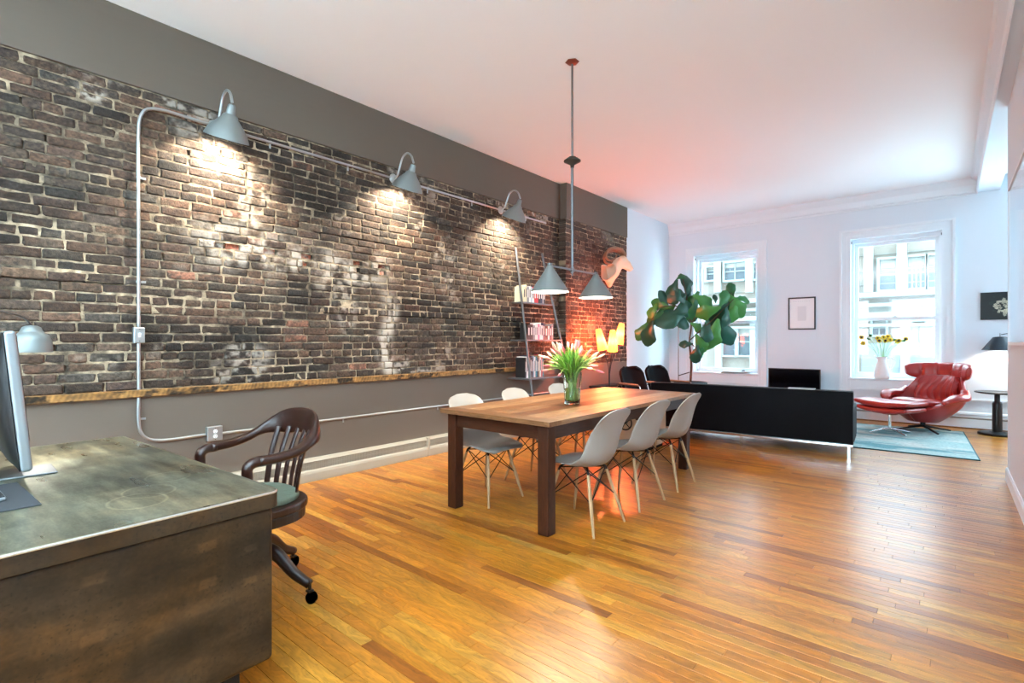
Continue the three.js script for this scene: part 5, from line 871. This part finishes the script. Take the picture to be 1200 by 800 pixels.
// ---------------------------------------------------------------- side table, reading lamp, heating pipe
{
  const t = thing('side_table', 'round black pedestal side table beside the partition wall', 'table', [0.50, 0, -9.58]);
  part(t, 'table_top', lathe([[0.0001, 0.555], [0.18, 0.558], [0.235, 0.572], [0.238, 0.582], [0.23, 0.588], [0.0001, 0.586]], 40), M.black);
  part(t, 'column', lathe([[0.0001, 0.03], [0.052, 0.03], [0.052, 0.42], [0.046, 0.45], [0.03, 0.455], [0.03, 0.556], [0.0001, 0.556]], 24), M.black);
  part(t, 'base', lathe([[0.0001, 0.045], [0.08, 0.045], [0.085, 0.036], [0.19, 0.034], [0.20, 0.026], [0.20, 0], [0.0001, 0]], 36), M.black);
  const l = thing('reading_lamp', 'standing reading lamp with a black cone shade behind the side table', 'lamp', [0.73, 0, -9.86]);
  part(l, 'base', lathe([[0.0001, 0.025], [0.02, 0.025], [0.1, 0.015], [0.105, 0], [0.0001, 0]], 24), M.black); part(l, 'pole', rod([[-0.07, 0.02, 0.0], [-0.07, 1.30, 0]], 0.008, { rad: 8 }), M.chrome);
  part(l, 'arm', rod([[-0.07, 1.10, 0], [-0.06, 1.30, 0.01], [-0.10, 1.375, 0.02], [-0.18, 1.365, 0.05]], 0.006, { rad: 8, seg: 24 }), M.black);
  const S = V(-0.19, 1.15, 0.06), sh = part(l, 'lamp_shade', moved(lathe([[0.0001, 0.19], [0.05, 0.185], [0.075, 0.18], [0.195, 0.0], [0.191, 0.0], [0.072, 0.174]], 40), S.x, S.y, S.z), std(0x1c2630, 0.4)); part(sh, 'lining', moved(lathe([[0.02, 0.173], [0.071, 0.172], [0.190, 0.0]], 40), S.x, S.y, S.z), M.shadeInside, 'white inside of the shade'); part(sh, 'finial', moved(cyl(0.006, 0.004, 0.05, 8), S.x, S.y + 0.21, S.z), M.steel);
  part(sh, 'bulb', moved(new THREE.SphereGeometry(0.028, 14, 10), S.x, S.y + 0.08, S.z), bulbMat(SOFT, 5)); part(l, 'cord', rod([[-0.085, 0.9, 0.01], [-0.10, 0.5, 0.02], [-0.08, 0.2, 0.02], [0.0, 0.02, 0.02]], 0.004, { rad: 6, seg: 20 }), M.black);
  const q = S.clone().add(l.position), li = new THREE.SpotLight(SOFT, READING, 0, 1.2, 0.4); li.position.set(q.x, q.y + 0.08, q.z); li.target.position.set(q.x, 0, q.z); scene.add(li, li.target);
  const p = thing('heating_pipe', 'grey heating pipe running along the wall just above the baseboard', 'pipe', [0, 0, 0]);
  part(p, 'pipe', rod([[PIER + 0.02, 0.165, FAR + 0.055], [BAY, 0.165, FAR + 0.055]], 0.016, { rad: 10 }), std(0x9a9c9b, 0.5, 0.4));
  for (const x of [-3.0, -1.6, -0.2, 1.2]) part(p, 'bracket', moved(rbox(0.02, 0.05, 0.045, 0.003), x, 0.165, FAR + 0.04), M.steel);
}
// ---------------------------------------------------------------- window-sill things
{
  const j = thing('pitcher', 'white enamel pitcher on the window sill holding yellow flowers', 'jug', [-0.80, 0.6862, -9.90], 0.3);
  part(j, 'body', lathe([[0.0001, 0], [0.085, 0], [0.10, 0.01], [0.108, 0.05], [0.098, 0.14], [0.07, 0.235], [0.06, 0.285], [0.066, 0.325], [0.078, 0.345], [0.074, 0.345], [0.060, 0.325], [0.054, 0.285], [0.064, 0.235], [0.0001, 0.05]], 36), M.white);
  part(j, 'handle', rod([[0.06, 0.30, 0], [0.10, 0.335, 0], [0.145, 0.30, 0], [0.14, 0.22, 0], [0.092, 0.13, 0]], 0.010, { rad: 8, seg: 30 }), M.white); part(j, 'spout', sheet((u, v) => V(-0.06 - 0.04 * v, 0.30 + 0.05 * v + 0.012 * u * u, u * 0.035 * (1 - 0.6 * v)), 8, 4, 0.004), M.white);
  const f = thing('flower_bunch', 'bunch of yellow and dark-eyed flowers standing in the white pitcher', 'flowers', [-0.80, 0.6862, -9.90]);
  const r = rng(55), st = std(0x9cc27a, 0.6), ye = std(0xf2cf3a, 0.6), dk = std(0x2c2a18, 0.8), gr = std(0x3f6b3a, 0.6), RV = V(COS, 0, -SIN);
  for (const [du, dv, kind] of [[-24, 395, 1], [-22, 402, 0], [-15, 397, 2], [-13, 393, 2], [-5, 396, 0], [-3, 399, 1], [2, 395, 0], [4, 399, 1], [7, 394, 0], [10, 398, 0], [13, 398, 2], [18, 400, 0], [20, 399, 1], [25, 399, 2], [28, 397, 1]]) {
    const e = RV.clone().multiplyScalar(du * 8 / FOCAL).add(V(0, EYE + (400 - dv) * 8 / FOCAL - 0.6862, 0)).add(V(0, 0, (r() - 0.3) * 0.08)), s = part(f, 'stem', rod([V((r() - 0.5) * 0.05, 0.10, (r() - 0.5) * 0.05), V(e.x * 0.18, 0.33, e.z * 0.18), V(e.x * 0.55, lerp(0.33, e.y, 0.65), e.z * 0.55), e], 0.0035, { rad: 5, seg: 14 }), st);
    if (kind < 2) { const head = part(s, 'bloom', join([0, 1, 2, 3, 4, 5, 6].map((k) => { const a = k / 7 * TAU; return moved(new THREE.SphereGeometry(0.016, 6, 5).scale(1, 0.9, 0.5), e.x + 0.021 * Math.cos(a), e.y + 0.021 * Math.sin(a), e.z + 0.004); })), ye); part(s, 'eye', moved(new THREE.SphereGeometry(kind ? 0.019 : 0.012, 8, 6), e.x, e.y, e.z + 0.01), dk); } else part(s, 'leaf_head', join([0, 1, 2, 3].map((k) => moved(new THREE.SphereGeometry(0.016, 6, 5).scale(1.3, 0.7, 0.7), e.x + (r() - 0.5) * 0.04, e.y + (r() - 0.5) * 0.03, e.z))), gr);
  }
  const pp = thing('paper_stack', 'loose stack of white papers lying on the sill of the fig tree window', 'papers', [-3.02, 0.6858, -9.93], 0.1);
  const rr = rng(71); for (let k = 0; k < 5; k++) part(pp, 'sheet', sheet((u, v) => V(u * 0.24 + 0.01 * k, 0.003 + k * 0.006 + 0.02 * Math.pow(Math.max(0, u), 3) * (k > 2 ? 1 : 0.3), (v - 0.5) * 0.14 + (rr() - 0.5) * 0), 8, 2, 0.003), k % 2 ? std(0xd9dad8, 0.8) : M.white);
  part(pp, 'clip', moved(rbox(0.05, 0.02, 0.02, 0.004), 0.14, 0.045, 0.01), M.blackMatte);
}

// ---------------------------------------------------------------- house across the street
{
  const Zf = -26, b = thing('street_building', 'pale stone building across the street seen through the windows', 'building', [0, 0, Zf]);
  const stone = std(0x857f77, 0.9, 0, { bumpMap: roughBump, bumpScale: 0.004 }), stone2 = std(0x7b7d78, 0.9), glassD = std(0x59636b, 0.12), frameM = std(0x8f9a98, 0.6), white = std(0x989b97, 0.7);
  const P = (u, v) => { const q = onZ(u, v, Zf); return [q.x, q.y]; };
  part(b, 'wall', box(-20, 12, -8, 7, -1.2, 0), stone);
  part(b, 'pavement', box(-20, 12, -8.3, -8, 0, 16), std(0x9a9a98, 0.9));
  const own = structure('wall_far_outside', 'stone street front of the building the loft is in'); own.position.z = FAR - 0.33; part(own, 'front', join(box(-20, 12, 3.9, 22, -0.3, 0), box(-20, 12, -8.3, -0.2, -0.3, 0), box(-20, LEFT - 0.35, -0.2, 3.9, -0.3, 0), box(BAY + 0.15, 12, -0.2, 3.9, -0.3, 0)), std(0x8d8880, 0.9));
  const yA = P(1050, 345)[1], yB = P(1050, 356)[1], yC = P(1050, 372)[1], yD = P(1050, 391)[1];
  for (const [y, h, d] of [[yA, 0.20, 0.45], [yB - 0.02, 0.16, 0.25], [yC + 0.1, 0.22, 0.5], [yC - 0.30, 0.14, 0.28]]) part(b, 'cornice', metric(moved(rbox(32, h, d, 0.03), -4, y, d / 2), 0), white);
  part(b, 'frieze', box(-20, 12, yC + 0.2, yB - 0.1, 0, 0.08), stone2);
  for (const v of [300, 318, 334]) part(b, 'string_course', moved(rbox(32, 0.05, 0.06, 0.01), -4, P(1010, v)[1], 0.02), stone2);
  const window = (u0, v0, u1, v1, bars) => {
    const [x0, y1] = P(u0, v0), [x1, y0] = P(u1, v1), w = x1 - x0, h = y1 - y0, cx = (x0 + x1) / 2, cy = (y0 + y1) / 2, f = 0.09;
    const win = part(b, 'window', join(moved(rbox(f, h + 2 * f, 0.16, 0.01), x0 - f / 2, cy, 0.08), moved(rbox(f, h + 2 * f, 0.16, 0.01), x1 + f / 2, cy, 0.08), moved(rbox(w, f, 0.16, 0.01), cx, y1 + f / 2, 0.08), moved(rbox(w, f, 0.2, 0.01), cx, y0 - f / 2, 0.1)), frameM);
    part(win, 'pane', box(x0, x1, y0, y1, 0.01, 0.03), glassD); part(win, 'glazing_bar', join(box(x0, x1, cy - 0.025, cy + 0.025, 0.03, 0.07), ...Array.from({ length: bars }, (_, k) => box(x0 + (k + 1) * w / (bars + 1) - 0.025, x0 + (k + 1) * w / (bars + 1) + 0.025, y0, y1, 0.03, 0.07))), frameM);
    part(win, 'blind', box(x0 + 0.02, x1 - 0.02, lerp(y0, y1, 0.72), y1 - 0.01, 0.031, 0.04), white);
  };
  window(1031, 305, 1050, 339, 0); window(1064, 302, 1084, 337, 3); window(1088, 300, 1108, 336, 1);
  window(1023, 376, 1038, 392, 1); window(1066, 377, 1092, 402, 1); window(829, 314, 838, 328, 0); window(850, 309, 874, 327, 1); window(848, 385, 862, 416, 0); window(866, 385, 880, 416, 0); window(884, 309, 900, 326, 1);
  for (const u of [1057, 1018, 842, 879]) { const [x] = P(u, 320), [, y0] = P(u, 343), [, y1] = P(u, 262); part(b, 'pilaster', metric(moved(rbox(0.32, y1 - y0, 0.22, 0.02), x, (y0 + y1) / 2, 0.11), 1), white); }
  for (const u of [1061, 843, 884]) { const [x] = P(u, 390), [, y1] = P(u, 375), [, y0] = P(u, 470); part(b, 'pilaster', metric(moved(rbox(0.30, y1 - y0, 0.22, 0.02), x, (y0 + y1) / 2, 0.11), 1), white); }
  const [gx0, gy1] = P(1010, 402), [gx1, gy0] = P(1120, 470); part(b, 'shopfront', box(gx0, gx1 + 1, gy0, gy1, 0, 0.10), std(0x7d868c, 0.6)); 
}

// ---------------------------------------------------------------- added lamp behind the camera, fill light thrown at the ceiling
for (const [x, z, label] of [[-0.75, 1.3, 'added unseen slim white uplighter standing between the partition and the steel desk']]) {
  const l = thing('fill_uplighter', label, 'lamp', [x, 0, z]);
  part(l, 'base', lathe([[0.0001, 0.03], [0.03, 0.028], [0.14, 0.012], [0.145, 0], [0.0001, 0]], 32), M.white);
  part(l, 'pole', rod([[0, 0.02, 0], [0, 1.84, 0]], 0.012, { rad: 10 }), M.white);
  const bowl = part(l, 'bowl', lathe([[0.0001, 1.83], [0.05, 1.835], [0.14, 1.875], [0.185, 1.93], [0.182, 1.932], [0.137, 1.88], [0.048, 1.842], [0.0001, 1.838]], 40), M.white);
  part(bowl, 'bulb', moved(new THREE.SphereGeometry(0.045, 16, 12), 0, 1.90, 0), bulbMat(FILLBACK, 6));
  const s = new THREE.SpotLight(FILLBACK, FILL_UPLIGHT, 0, 1.2, 0.3); s.position.set(x, 1.90, z); s.target.position.set(x, 3.6, z); s.shadow.radius = 2.2; scene.add(s, s.target);
}

scene.traverse((o) => { if (o.isMesh) { o.castShadow = true; o.receiveShadow = true; } else if (o.isLight && o.shadow) o.castShadow = true; });
renderer.render(scene, camera);
